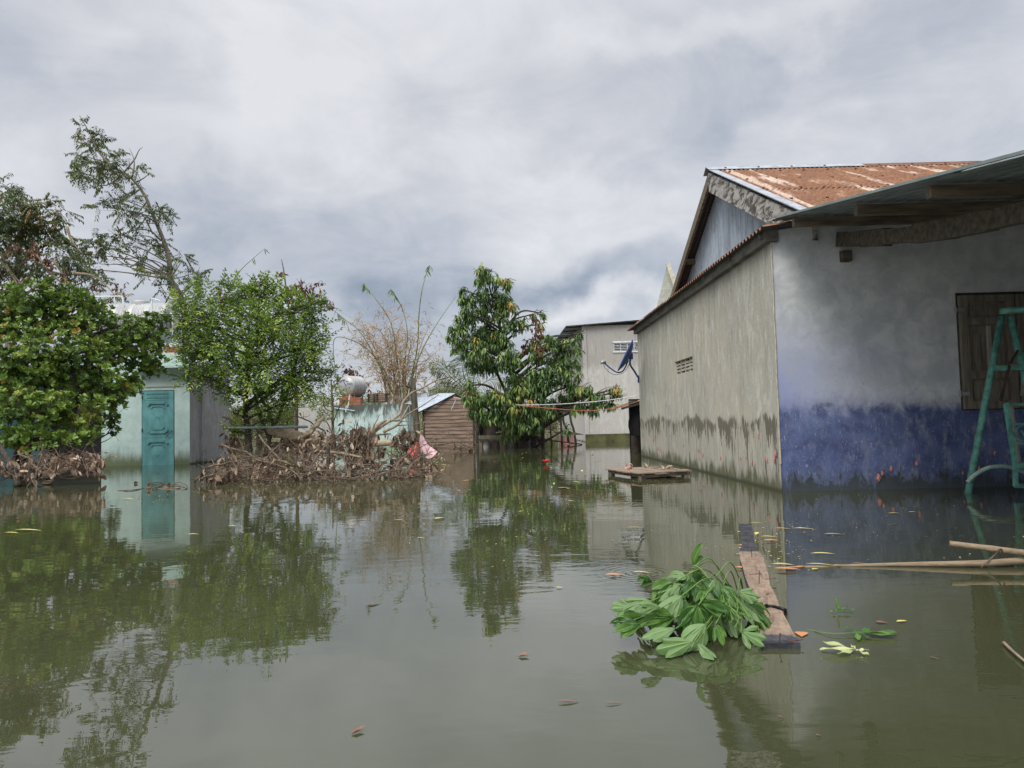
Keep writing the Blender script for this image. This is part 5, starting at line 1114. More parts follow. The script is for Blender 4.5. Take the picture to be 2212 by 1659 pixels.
# ---- russet bush behind round tank, green tangles, far trees
tree('russet_bush', 'russet brown withered bush behind the round white tank', 'bush', P(760,920,25)*A(1,1,0), [P(760,960,25)*A(1,1,0), P(760,850,25), P(755,800,25)], .06, .02, EZ([(752,800,18,10),(740,812,14,10),(765,815,18,12),(735,830,12,12),(790,830,12,15)], 25), 55, 'dead', .12, G_RED, M['twig'], 17, lr=.02)
tree('green_shrub', 'ragged green shrub between the small leaved tree and the round tank', 'bush', P(720,940,21)*A(1,1,0), [P(720,980,21)*A(1,1,0), P(718,880,21), P(715,820,21)], .05, .02, EZ([(722,835,20,14),(735,850,20,14),(712,865,20,14),(700,890,22,14),(745,865,12,10),(690,910,20,12),(700,850,16,14)], 20.5), 34, 'alternate', .10, G_CUSTARD, M['twig'], 18, lr=.02)
for k, (x_, y_, rx_, ry_, d_, lab) in enumerate(((700,905,50,20,34,'hazy distant tree just above the low grey wall'), (820,862,40,14,40,'low distant tree behind the bamboo foot'), (960,850,50,22,42,'olive distant tree above the shed roof'), (1010,856,40,16,46,'small distant tree between shed and mango tree'), (900,866,40,12,50,'farthest pale tree beyond the bamboo'), (240,900,80,40,30,'dim tree in the gap behind the outhouse'), (560,905,80,28,34,'distant tree mass seen under the small leaved tree'), (640,900,60,30,36,'distant tree mass behind the fallen trunk'), (1190,900,50,40,40,'distant tree behind the stakes'), (20,880,140,60,30,'distant tree behind the bush at the left edge'), (480,905,60,40,36,'distant tree behind the grey side wall of the outhouse'))):
    sx = d_/F_PX; ev = [ell(x_+dx*rx_*.55, y_+dy*ry_*.5, rx_*.55, ry_*.8, d_+dx) for dx, dy in ((-1,.1),(0,-.3),(1,.2),(-.4,.5),(.6,.5))]
    tree('distant_tree', lab, 'tree', P(x_, 950, d_)*A(1,1,0), [P(x_,950,d_)*A(1,1,0), P(x_, y_+5, d_), P(x_, y_-ry_*.4, d_)], .14, .03, ev, 22, 'alternate', .16, G_FAR, M['bark'], 100+k, lr=.04, group='distant trees behind the yard')

# ---- low scrub along the far bank, closing the view at ground level
G_SCRUB = leafmat('scrub leaves', [(0,(.05,.05,.025)),(.45,(.10,.11,.04)),(.75,(.17,.15,.07)),(1,(.30,.24,.14))], rough=.6, trans=.2)
rng = np.random.default_rng(201); mb, w = MB(), MB()
x_ = rng.uniform(-34, 34, 5200); y_ = rng.uniform(33, 40, 5200); h_ = rng.random(5200)**.8*(1.0+.35*np.sin(x_*.9)+.25*np.sin(x_*2.3+1)); p_ = np.stack([x_, y_, np.maximum(h_, .03)], 1)
spray(mb, w, rng, p_, rdir(rng, 5200), 'alternate', .16)
o = single('undergrowth', mb, G_SCRUB, 'low brownish green scrub closing the yard at the far bank', 'undergrowth', (0, 36, 0), kind='stuff')
mb = MB(); xs = np.linspace(-420, 420, 60); mb.grid([[A(x1, y1, z1+.05*math.sin(x1)) for x1 in xs] for y1, z1 in ((34,-.4),(37,.25),(60,.5),(160,1.2),(420,1.5))][::1])
o = single('far_bank', mb, plain('muddy grass bank', (.11,.105,.06), .4, .6, .95), 'muddy grass bank beyond the flooded yard', 'ground', (0, 36, -.4), kind='structure')
rng = np.random.default_rng(202); mb, w = MB(), MB(); N_ = 5200
ang = rng.uniform(-.85, .85, N_); dd_ = rng.uniform(95, 120, N_); x_ = np.sin(ang)*dd_; y_ = np.cos(ang)*dd_; hm = 3.2+1.6*np.sin(ang*17)+1.1*np.sin(ang*41+2)+.7*np.sin(ang*90); p_ = np.stack([x_, y_, rng.random(N_)**.7*np.maximum(hm, .8)+.6], 1)
spray(mb, w, rng, p_, rdir(rng, N_), 'alternate', .42)
single('treeline', mb, G_FAR, 'far green treeline along the horizon behind the yard', 'treeline', (0, 100, 0), kind='stuff')
# ================================================================== heap of fallen branches
lims = lambda *L: [([P(x_, y_, d_) for x_, y_, d_ in l], r_) for l, r_ in L]
deadbranch('brown withered branch tip lowest and leftmost in the flooded heap', [C(465,1025,10.9,.28,.16), C(500,1020,11.0,.28,.18)], 11, 20, .13, 61, G_DEAD, .3, limbpts=lims(([(435,1035,10.7),(480,1020,10.9),(540,1030,11.0),(600,1035,11)],.016), ([(445,1010,10.9),(500,1000,11.1),(560,985,11.6)],.02)))
deadbranch('brown leafy dead branch piled against the grey outhouse wall foot', [C(515,985,13.4,.36,.26), C(560,1000,12.4,.4,.2), C(500,1000,12.6,.3,.2)], 13, 20, .13, 62, G_DEAD, .3, limbpts=lims(([(480,960,14),(520,975,13.4),(600,1010,12)],.025)))
deadbranch('brown leafy dead branch sprawling under the small leaved tree', [C(600,1000,11.8,.42,.24), C(640,1015,11.2,.36,.2), C(580,1025,11.0,.4,.14)], 12, 22, .13, 63, G_DEAD, .3, limbpts=lims(([(560,990,12),(640,1005,11.5),(740,1030,11)],.022), ([(560,940,13),(600,990,12),(625,1030,11)],.018)))
deadbranch('brown leafy dead branch arching in the middle of the heap', [C(680,985,12.6,.40,.28), C(700,1020,11.2,.34,.2), C(660,960,13.5,.4,.2)], 12, 22, .135, 64, G_DEAD, .3, limbpts=lims(([(660,1030,11.4),(690,980,12),(720,950,12.4),(760,935,12.8)],.02), ([(755,1040,11),(745,990,11.6),(760,960,12)],.018)))
deadbranch('drooping cluster of dark brown leaves before the left of the mint wall', [C(745,945,13.2,.34,.24), C(780,955,13,.24,.26), C(715,945,13.6,.3,.2)], 13, 20, .15, 65, G_DEAD, .3, limbpts=lims(([(700,1000,12.8),(740,960,13.2),(790,925,13.4)],.02)))
deadbranch('upright wisps of curled brown leaves before the middle of the mint wall', [C(770,920,13.0,.06,.10), C(797,928,13.1,.08,.14), C(795,965,12.8,.12,.16), C(775,1000,12,.26,.2)], 12, 11, .16, 66, G_DEAD, .3, limbpts=lims(([(792,1010,12.6),(795,960,12.8),(798,915,13)],.03), ([(755,1000,12.2),(770,960,12.8),(770,905,13)],.01)))
deadbranch('hanging brown leaves beside the wooden post', [C(870,945,13.6,.15,.16), C(868,975,13.4,.2,.22), C(880,930,13.7,.1,.1)], 13, 16, .15, 67, G_DEAD, .3, limbpts=lims(([(850,1010,13),(880,980,13.4),(920,960,13.6),(945,945,13.8)],.015)))
deadbranch('brown leaves caught in thin branches at the right end of the heap', [C(905,990,12.8,.18,.2), C(925,1005,12.4,.18,.12), C(860,1010,12.2,.3,.14)], 12, 14, .13, 68, G_DEAD, .3, limbpts=lims(([(850,1035,11.6),(890,1000,12.4),(930,975,12.8)],.014), ([(900,1030,11.8),(950,1020,12),(970,1035,11.8)],.012), ([(855,1030,11.8),(872,1000,12),(905,985,12.4)],.014)))
deadbranch('flat brown litter of leafy twigs along the front edge of the heap', [C(820,1025,11.2,.34,.14), C(740,1035,10.9,.34,.1), C(880,1028,11.2,.3,.1), C(800,1000,11.8,.3,.14)], 11, 17, .12, 69, G_DEAD, .3, limbpts=lims(([(700,1038,11),(780,1030,11.2),(870,1020,11.4),(940,1028,11.4)],.014), ([(800,1040,11),(830,1000,11.6),(850,980,12)],.014)))
deadbranch('dry twiggy undergrowth at the back of the heap behind the fallen trunk', [C(620,945,17.5,.7,.2), C(505,950,17.5,.3,.2), C(690,940,18,.5,.2), C(600,965,17,.6,.15), C(640,960,16,.6,.2), C(720,965,16,.5,.15)], 13, 36, .14, 70, G_DEAD, .3, limbpts=lims(([(480,900,17),(560,930,17),(660,960,16.5)],.025), ([(500,880,18),(540,960,17)],.02), ([(700,930,17),(640,900,17.4),(600,920,17)],.02)))
deadbranch('sparse dry twigs and leaves by the water below the plank shed', [C(985,965,20,.6,.12), C(940,960,19,.35,.14)], 18, 12, .13, 71, G_DEAD, .3, limbpts=lims(([(925,965,19),(990,955,20),(1030,960,20.5)],.02), ([(1010,930,21),(1015,960,20.6),(1018,975,20.4)],.03), ([(935,950,19),(980,940,19.5)],.014)))
# litter floating among the heap
def fl_tpl(mb, rng, p, L, wd, T=T_OBOV, flat=.15, r=.5, z=.004):
    a = rng.uniform(0, 2*math.pi); leaves(mb, [p+A(0,0,z)], [[math.cos(a), math.sin(a), rng.uniform(-.02,.08)]], [[rng.uniform(-flat,flat), rng.uniform(-flat,flat), 1]], L, wd, T, r)
rng = np.random.default_rng(77); mb = MB()
for _ in range(420):
    x_ = rng.uniform(560, 960); y_ = rng.uniform(972, 1012); p = W(x_, y_); fl_tpl(mb, rng, p, rng.uniform(.07,.14), rng.uniform(.03,.06), T_OBOV, .3, rng.random(), .01)
G_LITTER = leafmat('yellowed litter', [(0,(.10,.07,.035)),(.35,(.28,.21,.10)),(.7,(.42,.36,.14)),(1,(.5,.46,.28))], rough=.6, trans=.05)
single('leaf_litter', mb, G_LITTER, 'thin layer of yellowed leaves floating behind the dead branches', 'leaf litter', W(760,990), kind='stuff')
# bare branches: the long pale one rising to the right
z3d = lambda X, Y, d: P((800+.13562*X)/1.1573, (880+.13562*Y)/1.1573, d)
t = Thing('bare_branch', 'long pale stripped branch rising from the heap past the wooden post', 'branch', z3d(800,1600,14)*A(1,1,0)); mb = MB()
for pts, r_ in (([(560,1700,14),(900,1540,14.2),(1180,1340,14.6),(1450,1160,15),(1530,930,15.4),(1680,760,15.8),(1850,680,16.2),(2212,500,17),(2500,450,18)], .036), ([(900,1500,14.2),(1100,1330,14.4),(1220,1260,14.5)], .055),
                ([(1180,1470,14.4),(1430,1340,14.8),(1560,1130,15),(1640,980,15.4)], .03), ([(800,1620,14),(1060,1530,14.3),(1300,1510,14.6)], .035), ([(1300,1260,14.7),(1470,1250,14.9),(1680,1110,15.4),(1900,980,15.6),(2180,790,16)], .025), ([(970,1430,14.2),(1010,1330,14.2),(1110,1140,14.2)], .02),
                ([(1400,1360,14.8),(1750,1330,15.2),(2050,1250,15.4)], .012), ([(1480,1270,14.8),(1720,1290,15.2),(2110,1310,15.4)], .01), ([(1110,1430,14),(1190,1300,14),(1290,1360,14)], .008)):
    s_ = spline([z3d(*p) for p in pts], 8); mb.tube(s_, taper(len(s_), r_, r_*.35), 7)
t.part('stem', mb, M['stick'], smooth=True)
t = Thing('fallen_trunk', 'thick pale fallen trunk lying level behind the dead leaves', 'trunk', q3(700,1270,16.2)*A(1,1,0)); mb = MB()
for pts, r_ in (([(500,1228,16.5),(620,1255,16.3),(760,1290,16.2),(900,1330,16)], .14), ([(700,1290,16.1),(780,1235,16),(820,1180,16),(850,1150,16.2)], .06), ([(1000,1290,16),(1150,1320,15.8),(1330,1310,15.6)], .09), ([(700,1340,15.6),(740,1310,15.8),(770,1290,16)], .04)):
    s_ = spline([q3(*p) for p in pts], 6); s_ += np.random.default_rng(1).standard_normal(s_.shape)*.01; mb.tube(s_, taper(len(s_), r_, r_*.7), 9)
t.part('stem', mb, plain('pale peeled trunk', (.25,.195,.13), .35, 6, .85, 0, (1,4,4)), smooth=True)
stick([q3(830,1372,12.2), q3(980,1385,12.2), q3(1145,1420,12.0)], .03, .02, M['stick'], 'short straight pale stick lying across the front of the heap')
t = Thing('post_stump', 'short dark stump standing in the water in front of the mint wall', 'stump', q3(1065,1500,13.2)*A(1,1,0)); mb = MB(); mb.tube(spline([A(q3(1065,1500,13.2)[0],13.2,-.3), q3(1063,1420,13.2), q3(1060,1330,13.2), q3(1055,1230,13.2)], 5), .10, 9); t.part('stem', mb, M['bark_dark'], smooth=True)
stick([q3(880,1550,12), q3(885,1430,12), q3(880,1330,12)], .035, .03, M['bark_dark'], 'thin dark upright stake left of the dark stump', 'stake', None, 'stake')
stick([q3(985,1510,12.2), q3(1000,1460,12.2), q3(1015,1400,12.2)], .03, .02, M['twig'], 'short leaning broken stake right of the thin upright one', 'stake', None, 'stake')
stick([q3(1500,1180,17), q3(1498,1290,17)], .01, .01, M['twig'], 'very thin twig standing against the plank shed wall')
for k, (pts, lab) in enumerate((([(1310,1520,11.4),(1340,1440,12),(1410,1380,12.4),(1440,1330,12.6)], 'dark curved twig rising right of the dark stump'), ([(1380,1520,11.5),(1430,1450,12),(1500,1400,12.4),(1560,1390,12.6)], 'dark twig forking low before the washed pink cloth'), ([(1590,1560,11.4),(1640,1530,11.5),(1580,1500,11.6),(1540,1520,11.6)], 'looped black twig at the far right end of the heap'), ([(1640,1380,13),(1560,1450,12.4),(1500,1500,12)], 'straight thin twig slanting over the washed pink cloth'), ([(620,1520,10.9),(680,1450,11.3),(720,1390,11.8)], 'dark twig rising in the left half of the heap'), ([(400,1420,11.8),(500,1445,11.5),(640,1490,11.0),(720,1560,10.8)], 'pale twig trailing into the water before the small leaved tree'))):
    stick([q3(*p) for p in pts], .016, .006, M['twig'], lab, 'twig', None, 'twig', 5)

# loop of thin vine with brown leaves floating by the door reflection
zf = lambda X, Y, h=0.0: W((.22604*X)/1.1573, (1050+.22604*Y)/1.1573, h)
t = Thing('vine_loop', 'thin dark looped vine with curled brown leaf floating before the turquoise door', 'vine', zf(1750,750)); mb = MB()
for pts in ([(1600,755,0),(1700,750,.02),(1800,715,.03),(1950,712,.03),(2000,735,.02),(1930,765,0),(1730,760,0)], [(1870,720,.01),(1980,690,.03),(2070,730,.02),(2030,775,0),(1960,775,0)], [(1650,690,.0),(1700,690,.06),(1760,690,.04),(1820,710,.0)], [(1300,780,0),(1450,775,.01),(1600,755,0)]):
    s_ = spline([zf(*p) for p in pts], 6); mb.tube(s_, .007, 5)
t.part('stem', mb, M['twig'], smooth=True); mb = MB(); p = zf(1650,760); leaves(mb, [p, p+A(.02,0,0), p+A(.28,.02,0), zf(1800,745), zf(1480,705)], [[.2,0,1],[-.5,0,1],[.1,0,1],[1,0,.1],[1,0,.3]], [[0,-1,.2]]*5, .085, .06, T_CURL, [.5,.7,.3,.9,.2]); t.part('leaves', mb, G_DEAD)

# ================================================================== floating leaves, one by one
F_YEL = leafmat('yellow floating leaf', [(0,(.30,.26,.05)),(.5,(.50,.42,.12)),(1,(.55,.50,.26))], rough=.45, trans=.05)
F_ORA = leafmat('orange floating leaf', [(0,(.30,.10,.035)),(.5,(.46,.19,.07)),(1,(.5,.3,.16))], rough=.45, trans=.05)
F_BRN = leafmat('brown floating leaf', [(0,(.05,.03,.02)),(.5,(.14,.08,.05)),(1,(.26,.18,.12))], rough=.5, trans=.05)
protos = {}
def fleaf(px, py, L, kind, label, ang=None, group=None, flat=True, T='LANC', w=.32):
    rng = np.random.default_rng(int(px*13+py*7)); key = (kind, T, round(w, 2))
    if key not in protos:
        mb = MB(); n = {'y': F_YEL, 'o': F_ORA, 'b': F_BRN}[kind]; tpl = {'LANC': T_LANC, 'OBOV': T_OBOV, 'CURL': T_CURL}[T]
        tv = tpl[0].copy(); tv[:,2] *= .22
        if T == 'CURL': tv[:,2] *= 2.4
        tv[:,2] -= tv[:,2].min(); leaves(mb, [A(0,0,.006)], [[1,0,0]], [[0,0,1]], 1.0, w, (tv, tpl[1], 0), .5)
        m = MB(); m = mb; o = m.build('floating_leaf', n, None, (0,0,0), True); protos[key] = o; first = True
    else: o = protos[key].copy(); COL.objects.link(o)
    o.location = W(px, py) + A(0,0,.002); o.scale = (L, L, max(L, .06)); o.rotation_euler = (rng.uniform(-.04,.04), rng.uniform(-.04,.04), ang if ang is not None else rng.uniform(0, 6.28))
    tag(o, label, 'leaf', group)
z7 = lambda X, Y: ((1500+.4792*X)/1.1573, (1250+.4792*Y)/1.1573)
fleaf(*z7(720,243), .11, 'o', 'orange leaf touching the left side of the plank at its narrow neck', 0.1, w=.4)
fleaf(*z7(715,288), .09, 'o', 'small orange leaf left of the plank just above its wide tan part', 0.3, w=.4)
fleaf(*z7(700,360), .12, 'o', 'orange leaf between the leaf bundle top and the plank', 0.0, w=.35)
fleaf(*z7(850,217), .11, 'o', 'orange leaf right of the plank neck beside a yellow one', 0.0, w=.4)
fleaf(*z7(905,368), .14, 'o', 'long orange leaf right of the plank where the bamboo tip ends', -.2, w=.4)
fleaf(*z7(1025,357), .07, 'o', 'small pale orange leaf by the sunken bamboo tip', .5, w=.45)
fleaf(*z7(1310,338), .10, 'b', 'red brown leaf floating on the bamboo tip', 0, w=.35)
fleaf(*z7(893,343), .13, 'y', 'yellow green leaf just right of the plank at its waist', -.15, w=.28)
fleaf(*z7(1070,345), .16, 'y', 'long narrow yellow leaf by the sunken bamboo tip', -.25, w=.16)
fleaf(*z7(1212,347), .07, 'y', 'small yellow leaf on the sunken bamboo', 0, w=.4)
fleaf(*z7(1105,368), .06, 'y', 'tiny yellow leaf below the sunken bamboo', .6, w=.4)
fleaf(*z7(1095,290), .16, 'y', 'narrow green yellow leaf alone on dark water right of the plank', 0, w=.18)
fleaf(*z7(1165,186), .14, 'y', 'faint narrow leaf farthest out in the dark wall reflection', 0, w=.12)
fleaf(*z7(1000,158), .18, 'y', 'narrow yellow leaf beyond the top of the plank', 0, w=.14)
fleaf(*z7(908,153), .12, 'y', 'narrow yellow leaf nearest the top of the plank', -.3, w=.14)
fleaf(*z7(838,197), .12, 'y', 'yellow green leaf touching the right side of the plank neck', 0, w=.22)
fleaf(*z7(812,183), .06, 'y', 'curled yellow scrap on the right edge of the plank neck', 1, T='CURL', w=.6)
fleaf(*z7(775,127), .12, 'y', 'narrow yellow leaf just behind the top end of the plank', 0, w=.12)
fleaf(*z7(720,254), .06, 'y', 'small yellow leaf under the orange one at the plank neck', 0, w=.4)
fleaf(*z7(712,170), .05, 'y', 'tiny yellow leaf left of the plank top', 0, w=.4)
fleaf(*z7(135,152), .14, 'y', 'narrow pale leaf on the water left of the plank in the wall reflection', 0, w=.12)
fleaf(*z7(25,397), .10, 'o', 'pale orange leaf in open water left of the leaf bundle', 0, w=.4)
fleaf(*z7(165,383), .11, 'y', 'pale green leaf inside the faint ripple rings', 0, w=.2)
fleaf(*z7(1052,717), .07, 'o', 'round orange leaf tucked against the near end of the plank', 1.2, T='OBOV', w=.75)
fleaf(*z7(1545,642), .055, 'y', 'bright yellow leaf joined to a brown one on the right', .25, w=.38)
fleaf(*z7(1505,645), .045, 'b', 'dark brown leaf joined to the bright yellow one', 2.6, T='OBOV', w=.7)
fleaf(*z7(1500,75), .12, 'y', 'small yellow leaf in the dark reflection left of the swing foot', 0, w=.25)
fleaf(*z7(1608,67), .08, 'y', 'smaller yellow leaf in the dark reflection nearest the swing foot', 0, w=.4)
fleaf(*z7(1515,130), .06, 'b', 'tiny dull leaf alone in the dark blue reflection', 0, w=.3)
fleaf(*z7(1715,827), .035, 'b', 'tiny dark splinter floating at lower right', -.6, w=.18)
fleaf(*z7(1125,1237), .015, 'b', 'tiny dark speck low in open water at right', 0, w=.5)
fleaf(*z7(925,1140), .02, 'b', 'tiny dark speck low in the house reflection', 0, w=.4)
fleaf(1118,1420, .045, 'b', 'small brown curled leaf alone in the central open water', .2, T='CURL', w=.5)
fleaf(758,1588, .045, 'b', 'dark curled leaf nearest the bottom edge', .8, T='CURL', w=.35)
fleaf(787,1308, .075, 'b', 'dull grey green leaf in open water before the heap reflection', .3, w=.45)
fleaf(1203,1518, .07, 'b', 'brown narrow leaf low in the central open water', 0, w=.2)
fleaf(1305,1521, .055, 'b', 'thinner brown leaf to the right of the low brown one', 0, w=.16)
fleaf(30,1149, .22, 'y', 'bright yellow leaf under a small arched stalk at the left edge', .2, w=.2)
fleaf(8,1153, .12, 'y', 'shorter yellow leaf cut by the left edge', .1, w=.25)
fleaf(265,1079, .14, 'y', 'pale leaf floating just in front of the looped vine', 0, w=.3)
fleaf(492,1137, .07, 'y', 'small pale leaf in the outhouse side wall reflection', 0, w=.35)
fleaf(404,1156, .09, 'y', 'small yellow leaf in the tree reflection below the outhouse', .3, w=.3)
fleaf(850,1125, .09, 'o', 'pale orange leaf at the left in open water before the post reflection', 0, w=.3)
fleaf(900,1163, .06, 'y', 'tiny pale leaf in the post reflection', 0, w=.3)
fleaf(1200,1271, .04, 'y', 'tiny pale leaf in the bright sky reflection beside the mango reflection', 0, w=.4)
fleaf(1033,1090, .10, 'o', 'thin orange leaf in the mango reflection', 0, w=.2)
rngL = np.random.default_rng(88)
for i in range(46):      # scattered small ones between heap and raft
    x_ = rngL.uniform(930, 1365); y_ = 975+rngL.random()**1.6*150; k_ = 'y' if rngL.random() < .7 else ('o' if rngL.random() < .2 else 'b')
    if 1300 < x_ < 1500 and y_ > 995: continue
    fleaf(x_, y_, rngL.uniform(.05,.15)*(1 if y_ > 1000 else 1.3), k_, {'y': 'small yellow leaf among many floating between the dead heap and the pallet', 'o': 'small orange leaf among many floating between the dead heap and the pallet', 'b': 'small brown leaf among many floating between the dead heap and the pallet'}[k_], None, {'y': 'yellow', 'o': 'orange', 'b': 'brown'}[k_]+' leaves scattered between heap and pallet', w=rngL.choice([.2,.35]))
# fine scum and husks drifting in the yard
rngS = np.random.default_rng(89); mb = MB()
for i in range(900):
    c_ = [(1400,1045,120,14),(1180,1085,160,30),(1650,1190,90,40),(560,1060,260,16),(1850,1150,300,60),(1120,1130,250,60),(330,1075,120,12)][rngS.choice(7, p=[.14,.22,.12,.2,.08,.12,.12])]
    x_, y_ = c_[0]+rngS.normal()*c_[2]*.6, c_[1]+rngS.normal()*c_[3]*.6
    if y_ < 985: continue
    p = W(x_, y_); fl_tpl(mb, rngS, p, rngS.uniform(.008,.03), rngS.uniform(.004,.012), T_DIAMOND, .1, rngS.random(), .003)
single('floating_specks', mb, G_LITTER, 'fine pale specks of husk and scum drifting on the water', 'scum', W(1200,1100), kind='stuff')
# dry leaves and straw lying on the pallet
rngS = np.random.default_rng(90)
for i in range(7):
    u_, v_ = (Lx*rngS.uniform(.5,.95), Ly*rngS.uniform(.3,.9)); mb = MB(); p = pp(u_, v_, rt+.012)
    if i < 3: leaves(mb, [p], [[rngS.normal(), rngS.normal(), .15]], [[0,0,1]], .13, .06, T_CURL, .6+.1*i); m_, nm_, lb_ = G_PALE, 'dry_leaf', 'pale curled dry leaf lying on the slatted pallet'
    else: d_ = unit(A(rngS.normal(), rngS.normal(), 0)); mb.tube([p, p+d_*.16+A(0,0,.015), p+d_*.33+A(0,0,.005)], .006, 5); m_, nm_, lb_ = M['stick'], 'straw', 'short pale straw stalk lying on the slatted pallet'
    single(nm_, mb, m_, lb_, 'leaf' if i < 3 else 'straw', None, 'dry bits on the pallet')
# red petal flower
mb = MB(); p = W(1180,1003); 
for a_ in range(5): leaves(mb, [p+A(0,0,.01)], [[math.cos(a_*1.26), math.sin(a_*1.26), .9]], [[0,0,1]], .11, .08, T_OBOV, .5)
single('red_flower', mb, plain('scarlet petals', (.62,.045,.02), .2, 20, .5), 'bright red flower floating in the middle of the yard', 'flower', p)

# ================================================================== plank with nails and strap
zz = .020
prof = [(128,728,792),(180,733,800),(236,741,808),(252,733,815),(300,729,850),(352,744,868),(400,757,880),(450,775,889),(500,789,918),(560,808,938),(600,820,958),(640,829,980),(700,836,1012),(752,838,1045)]
L_, R_ = [], []
for Y, a, b in prof: L_.append(W(*z7(a, Y-4), zz)); R_.append(W(*z7(b, Y-4-(3 if Y > 700 else 0)), zz))
L_, R_ = spline(L_, 4), spline(R_, 4)
pl = Thing('floating_plank', 'worn brown plank with bent nails floating beside the leaf bundle', 'plank', (L_[-1]+R_[-1])/2*A(1,1,0))
mb = MB(); n_ = len(L_); ac = 9; us = np.linspace(0, 1, ac); rng = np.random.default_rng(4)
top = np.array([[l*(1-u)+r*u for u in us] for l, r in zip(L_, R_)]); top[:,:,2] += rng.standard_normal(top.shape[:2])*.0008
bot = top.copy(); bot[:,:,2] = -.03
mb.grid(top[:,::-1]); mb.grid(bot); 
for G in (np.stack([top[:,0],bot[:,0]],1), np.stack([bot[:,-1],top[:,-1]],1), np.stack([bot[0],top[0]],1), np.stack([top[-1],bot[-1]],1)): mb.grid(G)
near = pl.base; far = (L_[0]+R_[0])/2
def f_plank(t, tc):
    ax = unit((far-near)*A(1,1,0)); dt = t.n('ShaderNodeVectorMath', operation='DOT_PRODUCT'); t.set(dt.inputs[0], tc); dt.inputs[1].default_value = tuple(ax); s_ = dt.outputs['Value']
    px_ = A(ax[1], -ax[0], 0); d2 = t.n('ShaderNodeVectorMath', operation='DOT_PRODUCT'); t.set(d2.inputs[0], tc); d2.inputs[1].default_value = tuple(px_)
    cb = t.n('ShaderNodeCombineXYZ'); t.set(cb.inputs[0], t.math('MULTIPLY', s_, 3.0)); t.set(cb.inputs[1], t.math('MULTIPLY', d2.outputs['Value'], 34.0))
    g = t.noise(cb.outputs[0], 1.6, 6, .7, .6); n = t.noise(tc, 16, 6, .7); f = t.noise(tc, 70, 4, .7)
    c = t.mix(t.ramp(n, .3, .7), (.15,.105,.072), (.26,.19,.135)); c = t.mix(t.ramp(g, .50, .64, 0, .8), c, (.10,.07,.052)); c = t.mix(t.ramp(f, .5, .7, 0, .4), c, (.12,.085,.07))
    Lp = float(np.linalg.norm((far-near)*A(1,1,0)))
    e1 = t.ramp(t.math('ADD', s_, t.math('MULTIPLY', t.math('SUBTRACT', .5, n), .35)), .13, .08); e2 = t.ramp(s_, Lp*.60, Lp*.62)
    side = t.ramp(t.math('ADD', d2.outputs['Value'], t.math('MULTIPLY', n, .05)), .075, .085)
    dark = t.mix(t.ramp(n, .4, .65), (.016,.016,.019), (.05,.052,.06))
    z_ = t.xyz(tc)[2]; e3 = t.ramp(z_, .0165, .013)
    return t.mix(t.math('MAXIMUM', t.math('MAXIMUM', e1, e2), e3), c, dark), t.math('ADD', g, t.math('MULTIPLY', f, .4)), None
pl.part('board', mb, mat('split brown plank', f_plank, rough=.75, bs=.6, bd=.004))
mb = MB(); rust = plain('rusty nail', (.10,.035,.02), .3, 60, .7)
for X, Y, h, dx_ in ((770,262,.05,0),(792,298,.06,0),(830,436,.06,.004),(778,389,.004,.06),(862,414,.004,.05),(862,497,.008,.015),(935,742,.03,.005),(985,735,.004,.05)):
    p = W(*z7(X, Y), zz); mb.tube([p, p+A(dx_, 0, h)], .0022, 6); mb.lathe([(.0,.0),(.0045,.0),(.0045,.0015),(0,.002)], p+A(dx_,0,h), (0,0,1), 8)
pl.part('nails', mb, rust)
strap = Thing('rubber_strap', 'black knotted rubber strap tied across the plank', 'strap', W(*z7(880,560), zz)); mb = MB()
s_ = spline([W(*z7(806,572), zz-.02), W(*z7(803,562), zz+.006), W(*z7(840,556), zz+.006), W(*z7(900,554), zz+.005), W(*z7(962,572), zz+.004), W(*z7(966,580), zz-.03)], 6); mb.tube(s_, .007, 8)
s_ = spline([W(*z7(812,540), zz+.008), W(*z7(835,560), zz+.014), W(*z7(870,548), zz+.010)], 6); mb.tube(s_, .006, 7); s_ = spline([W(*z7(800,575), zz+.0), W(*z7(830,562), zz+.016), W(*z7(845,540), zz+.012), W(*z7(815,545), zz+.01)], 6); mb.tube(s_, .005, 7)
strap.part('band', mb, plain('black rubber', (.006,.006,.007), .2, 30, .45), smooth=True)

# ================================================================== bamboo poles at the right
bp = plain('dry bamboo pole', (.20,.15,.095), .28, 9, .6, 0, (.6,9,9)); bdk = plain('hollow end', (.05,.035,.025), .3, 9)
pa = P(2050,1174,4.02); pb_ = P(2230,1196,3.86); dv = unit(pb_-pa); end = pb_+dv*.9
t = Thing('bamboo_pole', 'thick cut bamboo pole resting raised on the thinner one at the right edge', 'bamboo pole', pa*A(1,1,0)+A(0,0,.03)); mb = MB()
ss = np.linspace(0, 1, 40); pts = pa+(end-pa)*ss[:,None]; rr = .016+.003*np.exp(-((ss % .33-.16)/.012)**2); mb.tube(pts, rr, 14, cap=False); t.part('culm', mb, bp, smooth=True)
mb = MB(); mb.lathe([(.0205,.0),(.012,-.001),(.012,.03),(.0,.032)], pa, dv, 14, mat=0); t.part('cut_end', mb, bdk, smooth=True)
w0 = W(1905,1220,.008); w1 = W(2110,1217,.02); w2 = W(2212,1211,.03); w3 = w2+unit(w2-w1)*.8; t = Thing('bamboo_pole', 'thin grey bamboo pole lying on the water with its tip sunk near the plank', 'bamboo pole', w1*A(1,1,0)); mb = MB()
wt = W(1700,1226,-.004); s_ = spline([wt, w0, w1, w2, w3], 10); mb.tube(s_, np.concatenate([np.linspace(.006,.009,10), np.linspace(.01,.017,10), np.linspace(.017,.021,21)])[:len(s_)], 10); t.part('culm', mb, bp, smooth=True)
